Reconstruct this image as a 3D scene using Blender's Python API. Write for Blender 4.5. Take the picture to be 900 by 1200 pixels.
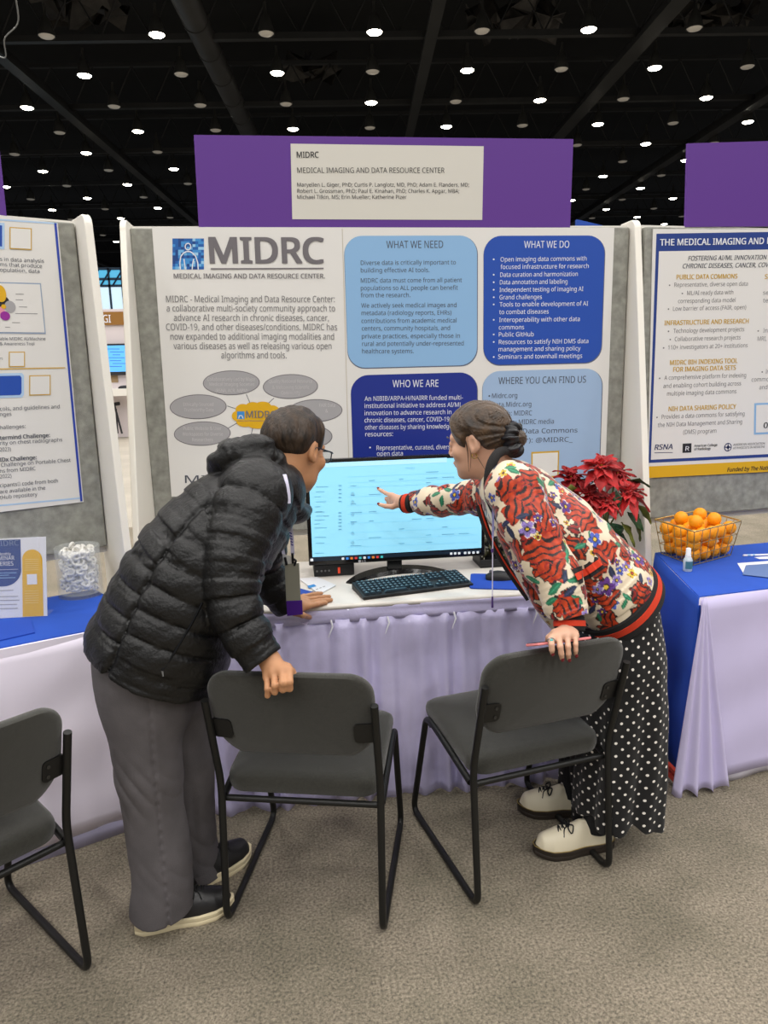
import bpy, math, random
import numpy as np
from mathutils import Matrix, Vector

for _o in list(bpy.data.objects):
    bpy.data.objects.remove(_o, do_unlink=True)
SC = bpy.context.scene
COL = SC.collection
RNG = random.Random(7)

# ------------------------------------------------------------------ camera
F_PX, CAM_H = 867.0, 1.58
PITCH, ROLL, YAW = math.radians(11.5), math.radians(1.4), math.radians(7.3)
FW = np.array([math.sin(YAW) * math.cos(PITCH), math.cos(YAW) * math.cos(PITCH), -math.sin(PITCH)])
_r0 = np.array([math.cos(YAW), -math.sin(YAW), 0.0])
_u0 = np.cross(_r0, FW)
RI = math.cos(ROLL) * _r0 - math.sin(ROLL) * _u0
UI = math.sin(ROLL) * _r0 + math.cos(ROLL) * _u0
CAM = np.array([0.0, 0.0, CAM_H])
cd = bpy.data.cameras.new('camera')
cd.sensor_fit = 'VERTICAL'
cd.sensor_height = 36.0
cd.lens = F_PX / 1200.0 * 36.0
cd.clip_end = 300.0
cam = bpy.data.objects.new('camera', cd)
COL.objects.link(cam)
cam.matrix_world = Matrix(((RI[0], UI[0], -FW[0], 0), (RI[1], UI[1], -FW[1], 0), (RI[2], UI[2], -FW[2], CAM_H), (0, 0, 0, 1)))
SC.camera = cam

# ------------------------------------------------------------------ world, lamps, exposure
SC.view_settings.view_transform = 'Standard'
SC.view_settings.look = 'None'
SC.view_settings.exposure = -1.02
SC.view_settings.gamma = 1.0
SC.view_settings.use_curve_mapping = False
SC.cycles.use_denoising = True
SC.cycles.max_bounces = 8
SC.cycles.sample_clamp_indirect = 6.0
wd = bpy.data.worlds.new('world')
SC.world = wd
wd.use_nodes = True
wd.node_tree.nodes['Background'].inputs[0].default_value = (0.93, 0.95, 1.0, 1)
wd.node_tree.nodes['Background'].inputs[1].default_value = 0.46

HALL_A = math.radians(5.65)
HX = np.array([math.cos(HALL_A), -math.sin(HALL_A), 0.0])
HY = np.array([math.sin(HALL_A), math.cos(HALL_A), 0.0])
LAMP_Z = 12.0
LENS_STRENGTH = 60.0
LAMP_POWER = 375.0
def lamp_spot(i, j):
    return HX * (0.84 + 3.5 * i) + HY * (26.58 + 3.33 * j)
# the lit lamps of the hall's ceiling grid that hang overhead and behind the camera
_ld = bpy.data.lights.new('hall_lamp', 'AREA')
_ld.shape = 'DISK'
_ld.size = 0.9
_ld.energy = LAMP_POWER
_ld.color = (1.0, 0.97, 0.93)
for j in range(-13, 0):
    for i in range(-5, 6):
        if (i + j) % 2 == 0:
            p = lamp_spot(i, j)
            o = bpy.data.objects.new('hall_lamp', _ld)
            COL.objects.link(o)
            o.location = (p[0], p[1], LAMP_Z - 0.1)

# ------------------------------------------------------------------ helpers
def ray(u, v):
    return FW + RI * (u - 450.0) / F_PX - UI * (v - 600.0) / F_PX
def onz(u, v, z=0.0):
    d = ray(u, v)
    return CAM + d * ((z - CAM_H) / d[2])
def at(u, v, Y):
    d = ray(u, v)
    return CAM + d * (Y / d[1])
def onplane(u, v, p, n):
    d = ray(u, v)
    return CAM + d * (((np.asarray(p) - CAM) @ n) / (d @ n))

def lin(c):
    return tuple((x / 12.92 if x <= 0.04045 else ((x + 0.055) / 1.055) ** 2.4) for x in [k / 255.0 for k in c])

MATS = {}
def mat(name, rgb, rough=0.6, metal=0.0, var=0.0, vscale=30.0, rgb2=None, bump=0.0, bscale=200.0, emit=0.0, sub=0.0,
        alpha=1.0, trans=0.0, coat=0.0, sheen=0.0, stretch=None, ior=1.45, attr=None, detail=4.0):
    if name in MATS:
        return MATS[name]
    m = bpy.data.materials.new(name)
    m.use_nodes = True
    nt = m.node_tree
    b = nt.nodes['Principled BSDF']
    c = (*lin(rgb), 1.0)
    b.inputs['Base Color'].default_value = c
    b.inputs['Roughness'].default_value = rough
    b.inputs['Metallic'].default_value = metal
    b.inputs['IOR'].default_value = ior
    if alpha < 1: b.inputs['Alpha'].default_value = alpha
    if trans: b.inputs['Transmission Weight'].default_value = trans
    if coat: b.inputs['Coat Weight'].default_value = coat
    if sheen: b.inputs['Sheen Weight'].default_value = sheen
    if sub:
        b.inputs['Subsurface Weight'].default_value = sub
        b.inputs['Subsurface Radius'].default_value = (0.01, 0.004, 0.002)
    if emit:
        b.inputs['Emission Color'].default_value = c
        b.inputs['Emission Strength'].default_value = emit
    tc = nt.nodes.new('ShaderNodeTexCoord')
    vec = tc.outputs['Object']
    if stretch:
        mp = nt.nodes.new('ShaderNodeMapping')
        mp.inputs['Scale'].default_value = stretch
        nt.links.new(vec, mp.inputs['Vector'])
        vec = mp.outputs['Vector']
    if attr:
        a = nt.nodes.new('ShaderNodeAttribute')
        a.attribute_name = attr
        nt.links.new(a.outputs['Color'], b.inputs['Base Color'])
    elif var or rgb2:
        n = nt.nodes.new('ShaderNodeTexNoise')
        n.inputs['Scale'].default_value = vscale
        n.inputs['Detail'].default_value = detail
        nt.links.new(vec, n.inputs['Vector'])
        r = nt.nodes.new('ShaderNodeValToRGB')
        lo = tuple(x * (1 - var) for x in c[:3]) + (1,)
        hi = (*lin(rgb2), 1) if rgb2 else tuple(min(1, x * (1 + var)) for x in c[:3]) + (1,)
        r.color_ramp.elements[0].color = lo
        r.color_ramp.elements[1].color = hi
        r.color_ramp.elements[0].position = 0.32
        r.color_ramp.elements[1].position = 0.68
        nt.links.new(n.outputs['Fac'], r.inputs['Fac'])
        nt.links.new(r.outputs['Color'], b.inputs['Base Color'])
    if bump:
        n2 = nt.nodes.new('ShaderNodeTexNoise')
        n2.inputs['Scale'].default_value = bscale
        n2.inputs['Detail'].default_value = 5
        nt.links.new(vec, n2.inputs['Vector'])
        bp = nt.nodes.new('ShaderNodeBump')
        bp.inputs['Strength'].default_value = bump
        bp.inputs['Distance'].default_value = 0.01
        nt.links.new(n2.outputs['Fac'], bp.inputs['Height'])
        nt.links.new(bp.outputs['Normal'], b.inputs['Normal'])
    MATS[name] = m
    return m

PM = {}                                             # world matrix of each root / part
def thing(name, label, cat, loc=(0, 0, 0), rz=0.0, group=None):
    o = bpy.data.objects.new(name, None)
    o.empty_display_size = 0.1
    COL.objects.link(o)
    o.location = tuple(float(x) for x in loc)
    o.rotation_euler = (0, 0, rz)
    PM[o.name] = Matrix.Translation(Vector(o.location)) @ Matrix.Rotation(rz, 4, 'Z')
    tag(o, label, cat, group)
    return o
def tag(o, label, cat, group=None, kind=None):
    if label: o['label'] = label
    if cat: o['category'] = cat
    if group: o['group'] = group
    if kind: o['kind'] = kind
    return o
def struct(o):
    o['kind'] = 'structure'
    return o
def link_mesh(name, me, m, parent=None, local=False):
    o = bpy.data.objects.new(name, me)
    COL.objects.link(o)
    for k in (m if isinstance(m, (list, tuple)) else [m]):
        me.materials.append(k)
    w = Matrix.Identity(4)
    if parent is not None:
        o.parent = parent
        if local:
            w = PM[parent.name].copy()
        else:
            o.matrix_parent_inverse = PM[parent.name].inverted()
    PM[o.name] = w
    return o
def copy_tree(o, parent=None):
    c = o.copy()
    COL.objects.link(c)
    if parent is not None:
        c.parent = parent
    for ch in list(o.children):
        copy_tree(ch, c)
    return c
def centre_origin(o, base=True):
    """origin of a single-mesh thing to the middle of its base"""
    me = o.data
    n = len(me.vertices)
    co = np.empty(n * 3); me.vertices.foreach_get('co', co); co = co.reshape(-1, 3)
    c = (co.min(0) + co.max(0)) / 2
    if base: c[2] = co[:, 2].min()
    me.vertices.foreach_set('co', (co - c).ravel())
    o.location = tuple(c)
    PM[o.name] = Matrix.Translation(Vector(c))
    return o

class MB:
    def __init__(s): s.v = []; s.f = []; s.mi = []
    def add(s, vs, fs, mi=0):
        b = len(s.v)
        s.v.extend([tuple(float(k) for k in p) for p in vs])
        for f in fs:
            s.f.append(tuple(b + i for i in f)); s.mi.append(mi)
        return s
    def box(s, lo, hi, mi=0, M=None):
        x0, y0, z0 = lo; x1, y1, z1 = hi
        vs = [(x0, y0, z0), (x1, y0, z0), (x1, y1, z0), (x0, y1, z0), (x0, y0, z1), (x1, y0, z1), (x1, y1, z1), (x0, y1, z1)]
        if M is not None: vs = [tuple(M @ Vector(p)) for p in vs]
        return s.add(vs, [(0, 3, 2, 1), (4, 5, 6, 7), (0, 1, 5, 4), (1, 2, 6, 5), (2, 3, 7, 6), (3, 0, 4, 7)], mi)
    def tube(s, pts, r, n=10, mi=0, cap=True, closed=False):
        P = [np.asarray(p, float) for p in pts]
        m = len(P)
        rr = r if hasattr(r, '__len__') else [r] * m
        T = []
        for i in range(m):
            a = P[(i - 1) % m] if (closed or i > 0) else P[i]
            b = P[(i + 1) % m] if (closed or i < m - 1) else P[i]
            t = b - a; T.append(t / (np.linalg.norm(t) + 1e-12))
        up = np.array([0, 0, 1.0]) if abs(T[0][2]) < 0.9 else np.array([1.0, 0, 0])
        N = np.cross(T[0], up); N /= np.linalg.norm(N)
        vs = []
        for i in range(m):
            N = N - T[i] * (N @ T[i]); N /= np.linalg.norm(N) + 1e-12
            B = np.cross(T[i], N)
            for k in range(n):
                a = 2 * math.pi * k / n
                vs.append(P[i] + (N * math.cos(a) + B * math.sin(a)) * rr[i])
        fs = []
        for i in range(m if closed else m - 1):
            j = (i + 1) % m
            for k in range(n):
                q = (k + 1) % n
                fs.append((i * n + k, i * n + q, j * n + q, j * n + k))
        if cap and not closed:
            fs.append(tuple(range(n - 1, -1, -1))); fs.append(tuple((m - 1) * n + k for k in range(n)))
        return s.add(vs, fs, mi)
    def lathe(s, prof, c=(0, 0, 0), n=24, mi=0):
        vs = []
        for r, z in prof:
            for k in range(n):
                a = 2 * math.pi * k / n
                vs.append((c[0] + r * math.cos(a), c[1] + r * math.sin(a), c[2] + z))
        fs = []
        for i in range(len(prof) - 1):
            for k in range(n):
                q = (k + 1) % n
                fs.append((i * n + k, i * n + q, (i + 1) * n + q, (i + 1) * n + k))
        fs.append(tuple(range(n - 1, -1, -1))); fs.append(tuple((len(prof) - 1) * n + k for k in range(n)))
        return s.add(vs, fs, mi)
    def ball(s, c, r, n=14, mi=0, R=None):
        r = np.array(r if hasattr(r, '__len__') else [r] * 3, float)
        m = n // 2 + 1
        vs = []
        for i in range(m):
            t = math.pi * i / (m - 1)
            for k in range(n):
                a = 2 * math.pi * k / n
                p = np.array([math.sin(t) * math.cos(a), math.sin(t) * math.sin(a), math.cos(t)]) * r
                if R is not None: p = R @ p
                vs.append(np.asarray(c) + p)
        fs = []
        for i in range(m - 1):
            for k in range(n):
                q = (k + 1) % n
                fs.append((i * n + k, (i + 1) * n + k, (i + 1) * n + q, i * n + q))
        return s.add(vs, fs, mi)
    def rings(s, rings, mi=0, cap0=True, cap1=True):
        n = len(rings[0]); vs = [p for r in rings for p in r]; fs = []
        for i in range(len(rings) - 1):
            for k in range(n):
                q = (k + 1) % n
                fs.append((i * n + k, i * n + q, (i + 1) * n + q, (i + 1) * n + k))
        if cap0: fs.append(tuple(range(n - 1, -1, -1)))
        if cap1: fs.append(tuple((len(rings) - 1) * n + k for k in range(n)))
        return s.add(vs, fs, mi)
    def grid(s, fn, nu, nv, mi=0):
        vs = [fn(i / nu, j / nv) for j in range(nv + 1) for i in range(nu + 1)]
        w = nu + 1
        fs = [(j * w + i, j * w + i + 1, (j + 1) * w + i + 1, (j + 1) * w + i) for j in range(nv) for i in range(nu)]
        return s.add(vs, fs, mi)
    def build(s, name, m, parent=None, local=False, smooth=False, bevel=0.0, thick=0.0):
        me = bpy.data.meshes.new(name)
        me.from_pydata(s.v, [], s.f)
        if any(s.mi): me.polygons.foreach_set('material_index', s.mi)
        me.update()
        if smooth:
            me.polygons.foreach_set('use_smooth', [True] * len(me.polygons))
            try: me.set_sharp_from_angle(angle=math.radians(50))
            except Exception: pass
        o = link_mesh(name, me, m, parent, local)
        if thick:
            md = o.modifiers.new('thick', 'SOLIDIFY'); md.thickness = thick; md.offset = 0
        if bevel:
            md = o.modifiers.new('bevel', 'BEVEL'); md.width = bevel; md.segments = 3; md.limit_method = 'ANGLE'
        return o

def fillet(pts, r, seg=6, closed=False):
    P = [np.asarray(p, float) for p in pts]
    out = []
    n = len(P)
    for i in range(n):
        if not closed and i in (0, n - 1):
            out.append(P[i]); continue
        a, b, c = P[i - 1], P[i], P[(i + 1) % n]
        d1 = np.linalg.norm(a - b); d2 = np.linalg.norm(c - b)
        rr = min(r, d1 * 0.45, d2 * 0.45)
        s, e = b + (a - b) / d1 * rr, b + (c - b) / d2 * rr
        for k in range(seg + 1):
            t = k / seg
            out.append((1 - t) ** 2 * s + 2 * t * (1 - t) * b + t * t * e)
    return out
def catmull(pts, n):
    P = np.asarray(pts, float)
    if len(P) < 3:
        return np.array([P[0] + (P[-1] - P[0]) * t for t in np.linspace(0, 1, n)])
    Q = np.vstack([2 * P[0] - P[1], P, 2 * P[-1] - P[-2]])
    m = len(P) - 1
    out = []
    for t in np.linspace(0, m, n):
        i = min(int(t), m - 1); u = t - i
        p0, p1, p2, p3 = Q[i], Q[i + 1], Q[i + 2], Q[i + 3]
        out.append(0.5 * (2 * p1 + (p2 - p0) * u + (2 * p0 - 5 * p1 + 4 * p2 - p3) * u * u + (3 * p1 - p0 - 3 * p2 + p3) * u ** 3))
    return np.array(out)
def rrect(x0, z0, x1, z1, r, seg=8):
    r = min(r, (x1 - x0) / 2, (z1 - z0) / 2)
    out = []
    for cx, cz, a0 in ((x1 - r, z1 - r, 0), (x0 + r, z1 - r, 90), (x0 + r, z0 + r, 180), (x1 - r, z0 + r, 270)):
        for k in range(seg + 1):
            a = math.radians(a0 + 90 * k / seg)
            out.append((cx + r * math.cos(a), cz + r * math.sin(a)))
    return out

# ------------------------------------------------------------------ flat printed things (posters, signs)
FONT_OBJ = bpy.data.curves.new('letters', 'FONT')
try:                                                # Blender's own interface font, else its built-in one
    import os
    _fd = bpy.utils.system_resource('DATAFILES', path='fonts')
    FONT_OBJ.font = bpy.data.fonts.load(os.path.join(_fd, 'NotoSansMath-Regular.woff2'))
except Exception:
    pass
_fo = bpy.data.objects.new('letters', FONT_OBJ)
COL.objects.link(_fo)
_glyph_cache = {}
def text_geo(s, shear=0.0):
    key = (s, shear)
    if key not in _glyph_cache:
        FONT_OBJ.body = s
        FONT_OBJ.size = 1.0
        FONT_OBJ.shear = shear
        FONT_OBJ.resolution_u = 4
        dg = bpy.context.evaluated_depsgraph_get()
        dg.update()
        e = _fo.evaluated_get(dg)
        me = e.to_mesh()
        n = len(me.vertices)
        co = np.empty(n * 3); me.vertices.foreach_get('co', co)
        fs = [tuple(p.vertices) for p in me.polygons]
        _glyph_cache[key] = (co.reshape(-1, 3)[:, :2].copy(), fs)
        e.to_mesh_clear()
    return _glyph_cache[key]
_hc = text_geo('H')[0]
CAP = _hc[:, 1].max() - _hc[:, 1].min()

class Sheet:
    """a printed plane: p0 a point on it, yaw its turn about z; coordinates (x along, z up) in metres"""
    def __init__(s, p0, yaw):
        s.p0 = np.asarray(p0, float); s.ex = np.array([math.cos(yaw), math.sin(yaw), 0]); s.n = np.array([math.sin(yaw), -math.cos(yaw), 0])
        s.buckets = {}
    def loc(s, u, v):
        q = onplane(u, v, s.p0, s.n)
        return np.array([(q - s.p0) @ s.ex, q[2]])
    def pt(s, x, z, off=0.0):
        return s.p0 * np.array([1, 1, 0]) + s.ex * x + np.array([0, 0, z]) + s.n * off
    def poly(s, b, pts2, lay, m):
        mb = s.buckets.setdefault(b, (MB(), m))[0]
        mb.add([s.pt(x, z, lay * 0.0007) for x, z in pts2], [tuple(range(len(pts2)))])
    def quad(s, b, uv, lay, m):
        s.poly(b, [s.loc(*p) for p in uv], lay, m)
    def rr(s, b, u0, v0, u1, v1, rpx, lay, m, grow=0.0):
        a = s.loc(u0, v1); c = s.loc(u1, v0)
        k = (c[0] - a[0]) / (u1 - u0)
        s.poly(b, rrect(a[0] - grow, a[1] - grow, c[0] + grow, c[1] + grow, rpx * k), lay, m)
    def ell(s, b, u, v, ru, rv, lay, m, n=40):
        c = s.loc(u, v); k = s.loc(u + ru, v)[0] - c[0]; q = s.loc(u, v - rv)[1] - c[1]
        s.poly(b, [(c[0] + k * math.cos(2 * math.pi * i / n), c[1] + q * math.sin(2 * math.pi * i / n)) for i in range(n)], lay, m)
    def line(s, b, uv0, uv1, wpx, lay, m):
        a, c = s.loc(*uv0), s.loc(*uv1)
        k = np.linalg.norm(s.loc(uv0[0] + 1, uv0[1]) - a) * wpx / 2
        d = (c - a) / np.linalg.norm(c - a); q = np.array([-d[1], d[0]]) * k
        s.poly(b, [a - q, c - q, c + q, a + q], lay, m)
    def path(s, b, uvs, wpx, lay, m):
        for a, c in zip(uvs[:-1], uvs[1:]): s.line(b, a, c, wpx, lay, m)
    def text(s, b, t, u0, u1, v, cap, lay, m, weight=0.0, shear=0.0, v1=None):
        if t.startswith('• '):                        # a bullet is its own round dot
            k = 2.2 / (len(t) * .5) * .55
            s.ell(b, u0 + .9, v - cap * .42, .9, .9, lay, m, 12)
            if v1 is not None: v = v + (v1 - v) * k
            u0 = u0 + (u1 - u0) * k; t = t[2:]
        co, fs = text_geo(t, shear)
        if not len(co): return
        a = s.loc(u0, v); c = s.loc(u1, v if v1 is None else v1)
        h = s.loc(u0, v - cap)[1] - a[1]
        w = np.linalg.norm(c - a); d = (c - a) / w; q = np.array([-d[1], d[0]])
        x0, x1 = co[:, 0].min(), co[:, 0].max()
        X = (co[:, 0] - x0) * w / (x1 - x0); Z = co[:, 1] * h / CAP
        mb = s.buckets.setdefault(b, (MB(), m))[0]
        g = weight * h * 2.6                         # heavier lettering: the strokes laid over one another, slightly apart
        for n_, (ox, oz) in enumerate([(0, 0)] if not g else [(k * g * .5, j * g * .22) for k in (-1, 0, 1) for j in (-1, 1)]):
            mb.add([s.pt(*(a + d * (x + ox) + q * (z + oz)), lay * 0.0007 + n_ * 0.00012) for x, z in zip(X, Z)], fs)
    def finish(s, parent):
        for b, (mb, m) in s.buckets.items():
            mb.build(b, m, parent)
        s.buckets = {}
    def slab(s, name, u_corners, t, m, parent, bevel=0.0):
        """board through four picture corners (tl,tr,br,bl), thickness t going back"""
        P = [s.loc(*p) for p in u_corners]
        mb = MB()
        vs = [s.pt(x, z, 0) for x, z in P] + [s.pt(x, z, -t) for x, z in P]
        mb.add(vs, [(3, 2, 1, 0), (4, 5, 6, 7), (0, 1, 5, 4), (1, 2, 6, 5), (2, 3, 7, 6), (3, 0, 4, 7)])
        return mb.build(name, m, parent, bevel=bevel)

# ------------------------------------------------------------------ signed-distance modelling for soft shapes
def smin(a, b, k):
    h = np.clip(0.5 + 0.5 * (b - a) / k, 0, 1)
    return b + (a - b) * h - k * h * (1 - h)
def smax(a, b, k): return -smin(-a, -b, k)
def wob(P, f, seed=0):
    """cheap smooth 3-D noise, about -1..1"""
    r = np.random.RandomState(seed); o = 0
    for _ in range(5):
        d = r.normal(size=3); d /= np.linalg.norm(d)
        o = o + np.sin((P @ d.astype(np.float32)) * f * r.uniform(0.7, 1.6) + r.uniform(0, 6.28))
    return o / 3.2
class Tube:
    def __init__(s, pts, w, d=None, lat=(0, 1, 0), n=24, c0=False, c1=False):
        d = w if d is None else d
        k = len(pts)
        s.P = catmull(pts, n).astype(np.float32)
        tt = np.linspace(0, k - 1, n)
        s.w = np.interp(tt, range(k), w if hasattr(w, '__len__') else [w] * k).astype(np.float32)
        s.d = np.interp(tt, range(k), d if hasattr(d, '__len__') else [d] * k).astype(np.float32)
        lat = np.asarray(lat, float)
        if lat.ndim == 1: lat = np.tile(lat, (k, 1))
        s.lat = np.stack([np.interp(tt, range(k), lat[:, c]) for c in range(3)], 1)
        s.s = np.concatenate([[0], np.cumsum(np.linalg.norm(np.diff(s.P, axis=0), axis=1))]).astype(np.float32)
        m = max(s.w.max(), s.d.max())
        s.lo = s.P.min(0) - m - 0.07; s.hi = s.P.max(0) + m + 0.07
        s.c0, s.c1 = c0, c1
        t0 = s.P[1] - s.P[0]; s.T0 = t0 / np.linalg.norm(t0)
        t1 = s.P[-1] - s.P[-2]; s.T1 = t1 / np.linalg.norm(t1)
    def __call__(s, P):
        N = len(P)
        D = np.full(N, 0.5, np.float32); S = np.zeros(N, np.float32); TH = np.zeros(N, np.float32)
        ix = np.nonzero(np.all((P > s.lo) & (P < s.hi), axis=1))[0]
        if not len(ix): return D, S, TH
        Q = P[ix]
        best = np.full(len(ix), 9.0, np.float32); bs = np.zeros(len(ix), np.float32); bt = np.zeros(len(ix), np.float32)
        for i in range(len(s.P) - 1):
            a, b = s.P[i], s.P[i + 1]
            ab = b - a; L2 = float(ab @ ab)
            pa = Q - a
            t = np.clip(pa @ ab / L2, 0, 1)
            q = pa - t[:, None] * ab
            T = ab / math.sqrt(L2)
            l = s.lat[i] - T * (s.lat[i] @ T); l = (l / np.linalg.norm(l)).astype(np.float32)
            m = np.cross(T, l).astype(np.float32)
            x = q @ l
            y = q @ m
            ax = q @ T
            w = s.w[i] + (s.w[i + 1] - s.w[i]) * t; d = s.d[i] + (s.d[i + 1] - s.d[i]) * t
            y2 = y * y + ax * ax
            k = np.sqrt((x / w) ** 2 + y2 / (d * d)) + 1e-6
            g = np.sqrt((x / (w * w)) ** 2 + y2 / (d ** 4)) + 1e-6
            dd = np.maximum(k * (k - 1) / g, -np.minimum(w, d))
            c = dd < best
            best = np.where(c, dd, best)
            bs = np.where(c, s.s[i] + t * math.sqrt(L2), bs)
            bt = np.where(c, np.arctan2(y, x), bt)
        if s.c0: best = np.maximum(best, -((Q - s.P[0]) @ s.T0))
        if s.c1: best = np.maximum(best, (Q - s.P[-1]) @ s.T1)
        D[ix] = best; S[ix] = bs; TH[ix] = bt
        return D, S, TH
def cone(P, a, b, ra, rb):
    a = np.asarray(a, np.float32); b = np.asarray(b, np.float32)
    ab = b - a; pa = P - a
    t = np.clip(pa @ ab / max(float(ab @ ab), 1e-9), 0, 1)
    return np.linalg.norm(pa - t[:, None] * ab, axis=1) - (ra + (rb - ra) * t)
def ellip(P, c, r):
    q = P - np.asarray(c, np.float32); r = np.asarray(r, np.float32)
    k = np.linalg.norm(q / r, axis=1) + 1e-6
    g = np.linalg.norm(q / (r * r), axis=1) + 1e-6
    return np.maximum(k * (k - 1) / g, -r.min())

def surface(fn, lo, hi, h, slack=1.7):
    lo = np.asarray(lo, np.float32); hi = np.asarray(hi, np.float32)
    B = 6
    nb = np.maximum(1, np.ceil((hi - lo) / (h * B)).astype(int))
    n = nb * B + 1
    cs = np.stack(np.meshgrid(*[np.arange(k) for k in nb], indexing='ij'), -1).reshape(-1, 3)
    cen = (lo + (cs * B + B / 2) * h).astype(np.float32)
    dc = fn(cen)
    act = np.abs(dc) < slack * B * h * 0.87 + 0.01
    D = np.empty(tuple(n), np.float32)
    sg = np.where(dc < 0, -1.0, 1.0).reshape(tuple(nb))
    full = np.repeat(np.repeat(np.repeat(sg, B, 0), B, 1), B, 2)
    D[:-1, :-1, :-1] = full
    D[-1] = 1; D[:, -1] = 1; D[:, :, -1] = 1
    A = np.zeros(tuple(n), bool)
    ab = np.repeat(np.repeat(np.repeat(act.reshape(tuple(nb)), B, 0), B, 1), B, 2)
    A[:-1, :-1, :-1] |= ab; A[1:, :-1, :-1] |= ab; A[:-1, 1:, :-1] |= ab; A[:-1, :-1, 1:] |= ab; A[1:, 1:, 1:] |= ab; A[1:, 1:, :-1] |= ab; A[1:, :-1, 1:] |= ab; A[:-1, 1:, 1:] |= ab
    idx = np.argwhere(A)
    vals = np.empty(len(idx), np.float32)
    for k in range(0, len(idx), 400000):
        vals[k:k + 400000] = fn((lo + idx[k:k + 400000] * h).astype(np.float32))
    D[A] = vals
    ins = D < 0
    cnt = np.zeros(tuple(n - 1), np.uint8)
    for dx in (0, 1):
        for dy in (0, 1):
            for dz in (0, 1):
                cnt += ins[dx:n[0] - 1 + dx, dy:n[1] - 1 + dy, dz:n[2] - 1 + dz]
    cells = np.argwhere((cnt > 0) & (cnt < 8))
    vid = np.full(tuple(n - 1), -1, np.int32)
    vid[cells[:, 0], cells[:, 1], cells[:, 2]] = np.arange(len(cells))
    acc = np.zeros((len(cells), 3)); num = np.zeros(len(cells))
    cor = [(a, b, c) for a in (0, 1) for b in (0, 1) for c in (0, 1)]
    val = {c: D[cells[:, 0] + c[0], cells[:, 1] + c[1], cells[:, 2] + c[2]] for c in cor}
    for c in cor:
        for ax in range(3):
            if c[ax] == 0:
                e = list(c); e[ax] = 1; e = tuple(e)
                va, vb = val[c], val[e]
                x = (va < 0) != (vb < 0)
                t = np.where(x, va / np.where(va == vb, 1, va - vb), 0)
                p = np.tile(np.array(c, float), (len(cells), 1)); p[:, ax] += t
                acc += p * x[:, None]; num += x
    V = lo + (cells + acc / np.maximum(num, 1)[:, None]) * h
    Fs = []
    for ax in range(3):
        o1, o2 = (ax + 1) % 3, (ax + 2) % 3
        sl0 = [slice(1, -1)] * 3; sl1 = [slice(1, -1)] * 3
        sl0[ax] = slice(0, -1); sl1[ax] = slice(1, None)
        a = ins[tuple(sl0)]; b = ins[tuple(sl1)]
        e = np.argwhere(a != b)
        if not len(e): continue
        fl = a[e[:, 0], e[:, 1], e[:, 2]]
        e = e + 1; e[:, ax] -= 1
        def g(d1, d2):
            q = e.copy(); q[:, o1] += d1; q[:, o2] += d2
            return vid[q[:, 0], q[:, 1], q[:, 2]]
        quad = np.stack([g(-1, -1), g(0, -1), g(0, 0), g(-1, 0)], 1)
        quad[~fl] = quad[~fl][:, ::-1]
        Fs.append(quad)
    Fq = np.vstack(Fs)
    Fq = Fq[(Fq >= 0).all(1)]
    return V, Fq
def relax(V, Fq, it=1, k=0.5):
    for _ in range(it):
        acc = np.zeros_like(V); num = np.zeros(len(V))
        for a, b in ((0, 1), (1, 2), (2, 3), (3, 0)):
            np.add.at(acc, Fq[:, a], V[Fq[:, b]]); np.add.at(num, Fq[:, a], 1)
            np.add.at(acc, Fq[:, b], V[Fq[:, a]]); np.add.at(num, Fq[:, b], 1)
        V = V * (1 - k) + acc / np.maximum(num, 1)[:, None] * k
    return V
def qmesh(name, V, Fq, m, parent=None, local=False, attrs=None):
    me = bpy.data.meshes.new(name)
    me.vertices.add(len(V)); me.vertices.foreach_set('co', np.asarray(V, np.float32).ravel())
    me.loops.add(len(Fq) * 4); me.loops.foreach_set('vertex_index', Fq.astype(np.int32).ravel())
    me.polygons.add(len(Fq))
    me.polygons.foreach_set('loop_start', np.arange(0, len(Fq) * 4, 4, dtype=np.int32))
    me.polygons.foreach_set('use_smooth', np.ones(len(Fq), bool))
    me.update(calc_edges=True)
    me.validate()
    for k, arr in (attrs or {}).items():
        if arr.shape[1] == 2:
            a = me.attributes.new(k, 'FLOAT2', 'POINT'); a.data.foreach_set('vector', arr.astype(np.float32).ravel())
        else:
            a = me.attributes.new(k, 'FLOAT_COLOR', 'POINT')
            a.data.foreach_set('color', np.hstack([arr, np.ones((len(arr), 1))]).astype(np.float32).ravel())
    return link_mesh(name, me, m, parent, local)
def soft(name, fn, lo, hi, h, m, parent=None, it=1, attrs=None, local=False):
    V, Fq = surface(fn, lo, hi, h)
    if it: V = relax(V, Fq, it)
    return qmesh(name, V, Fq, m, parent, local, attrs(V) if attrs else None)
# ------------------------------------------------------------------ materials of the place
M_white = mat('white_laminate', (226, 222, 214), 0.45, var=0.03, vscale=3)
M_white2 = mat('white_laminate_front', (238, 234, 224), 0.4)
M_fabric = mat('grey_tackable_fabric', (150, 150, 142), 0.95, var=0.22, vscale=28, bump=0.4, bscale=500, detail=8)
M_poster = mat('poster_paper', (226, 224, 220), 0.35)
M_purple = mat('purple_sign_board', (90, 46, 138), 0.55)
M_placard = mat('placard_paper', (208, 205, 196), 0.6)
M_black = mat('black_ink', (38, 38, 42), 0.7)
M_grey = mat('grey_ink', (116, 114, 116), 0.7)
M_logo = mat('logo_grey_ink', (112, 108, 112), 0.7)
M_dark = mat('dark_grey_ink', (72, 76, 88), 0.7)
M_lblue = mat('light_blue_ink', (140, 182, 222), 0.4)
M_lblue2 = mat('pale_blue_ink', (158, 184, 216), 0.4)
M_rblue = mat('royal_blue_ink', (36, 78, 172), 0.4)
M_nblue = mat('navy_blue_ink', (30, 48, 138), 0.4)
M_wink = mat('white_ink', (228, 230, 238), 0.6)
M_gold = mat('gold_ink', (206, 166, 58), 0.6)
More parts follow.
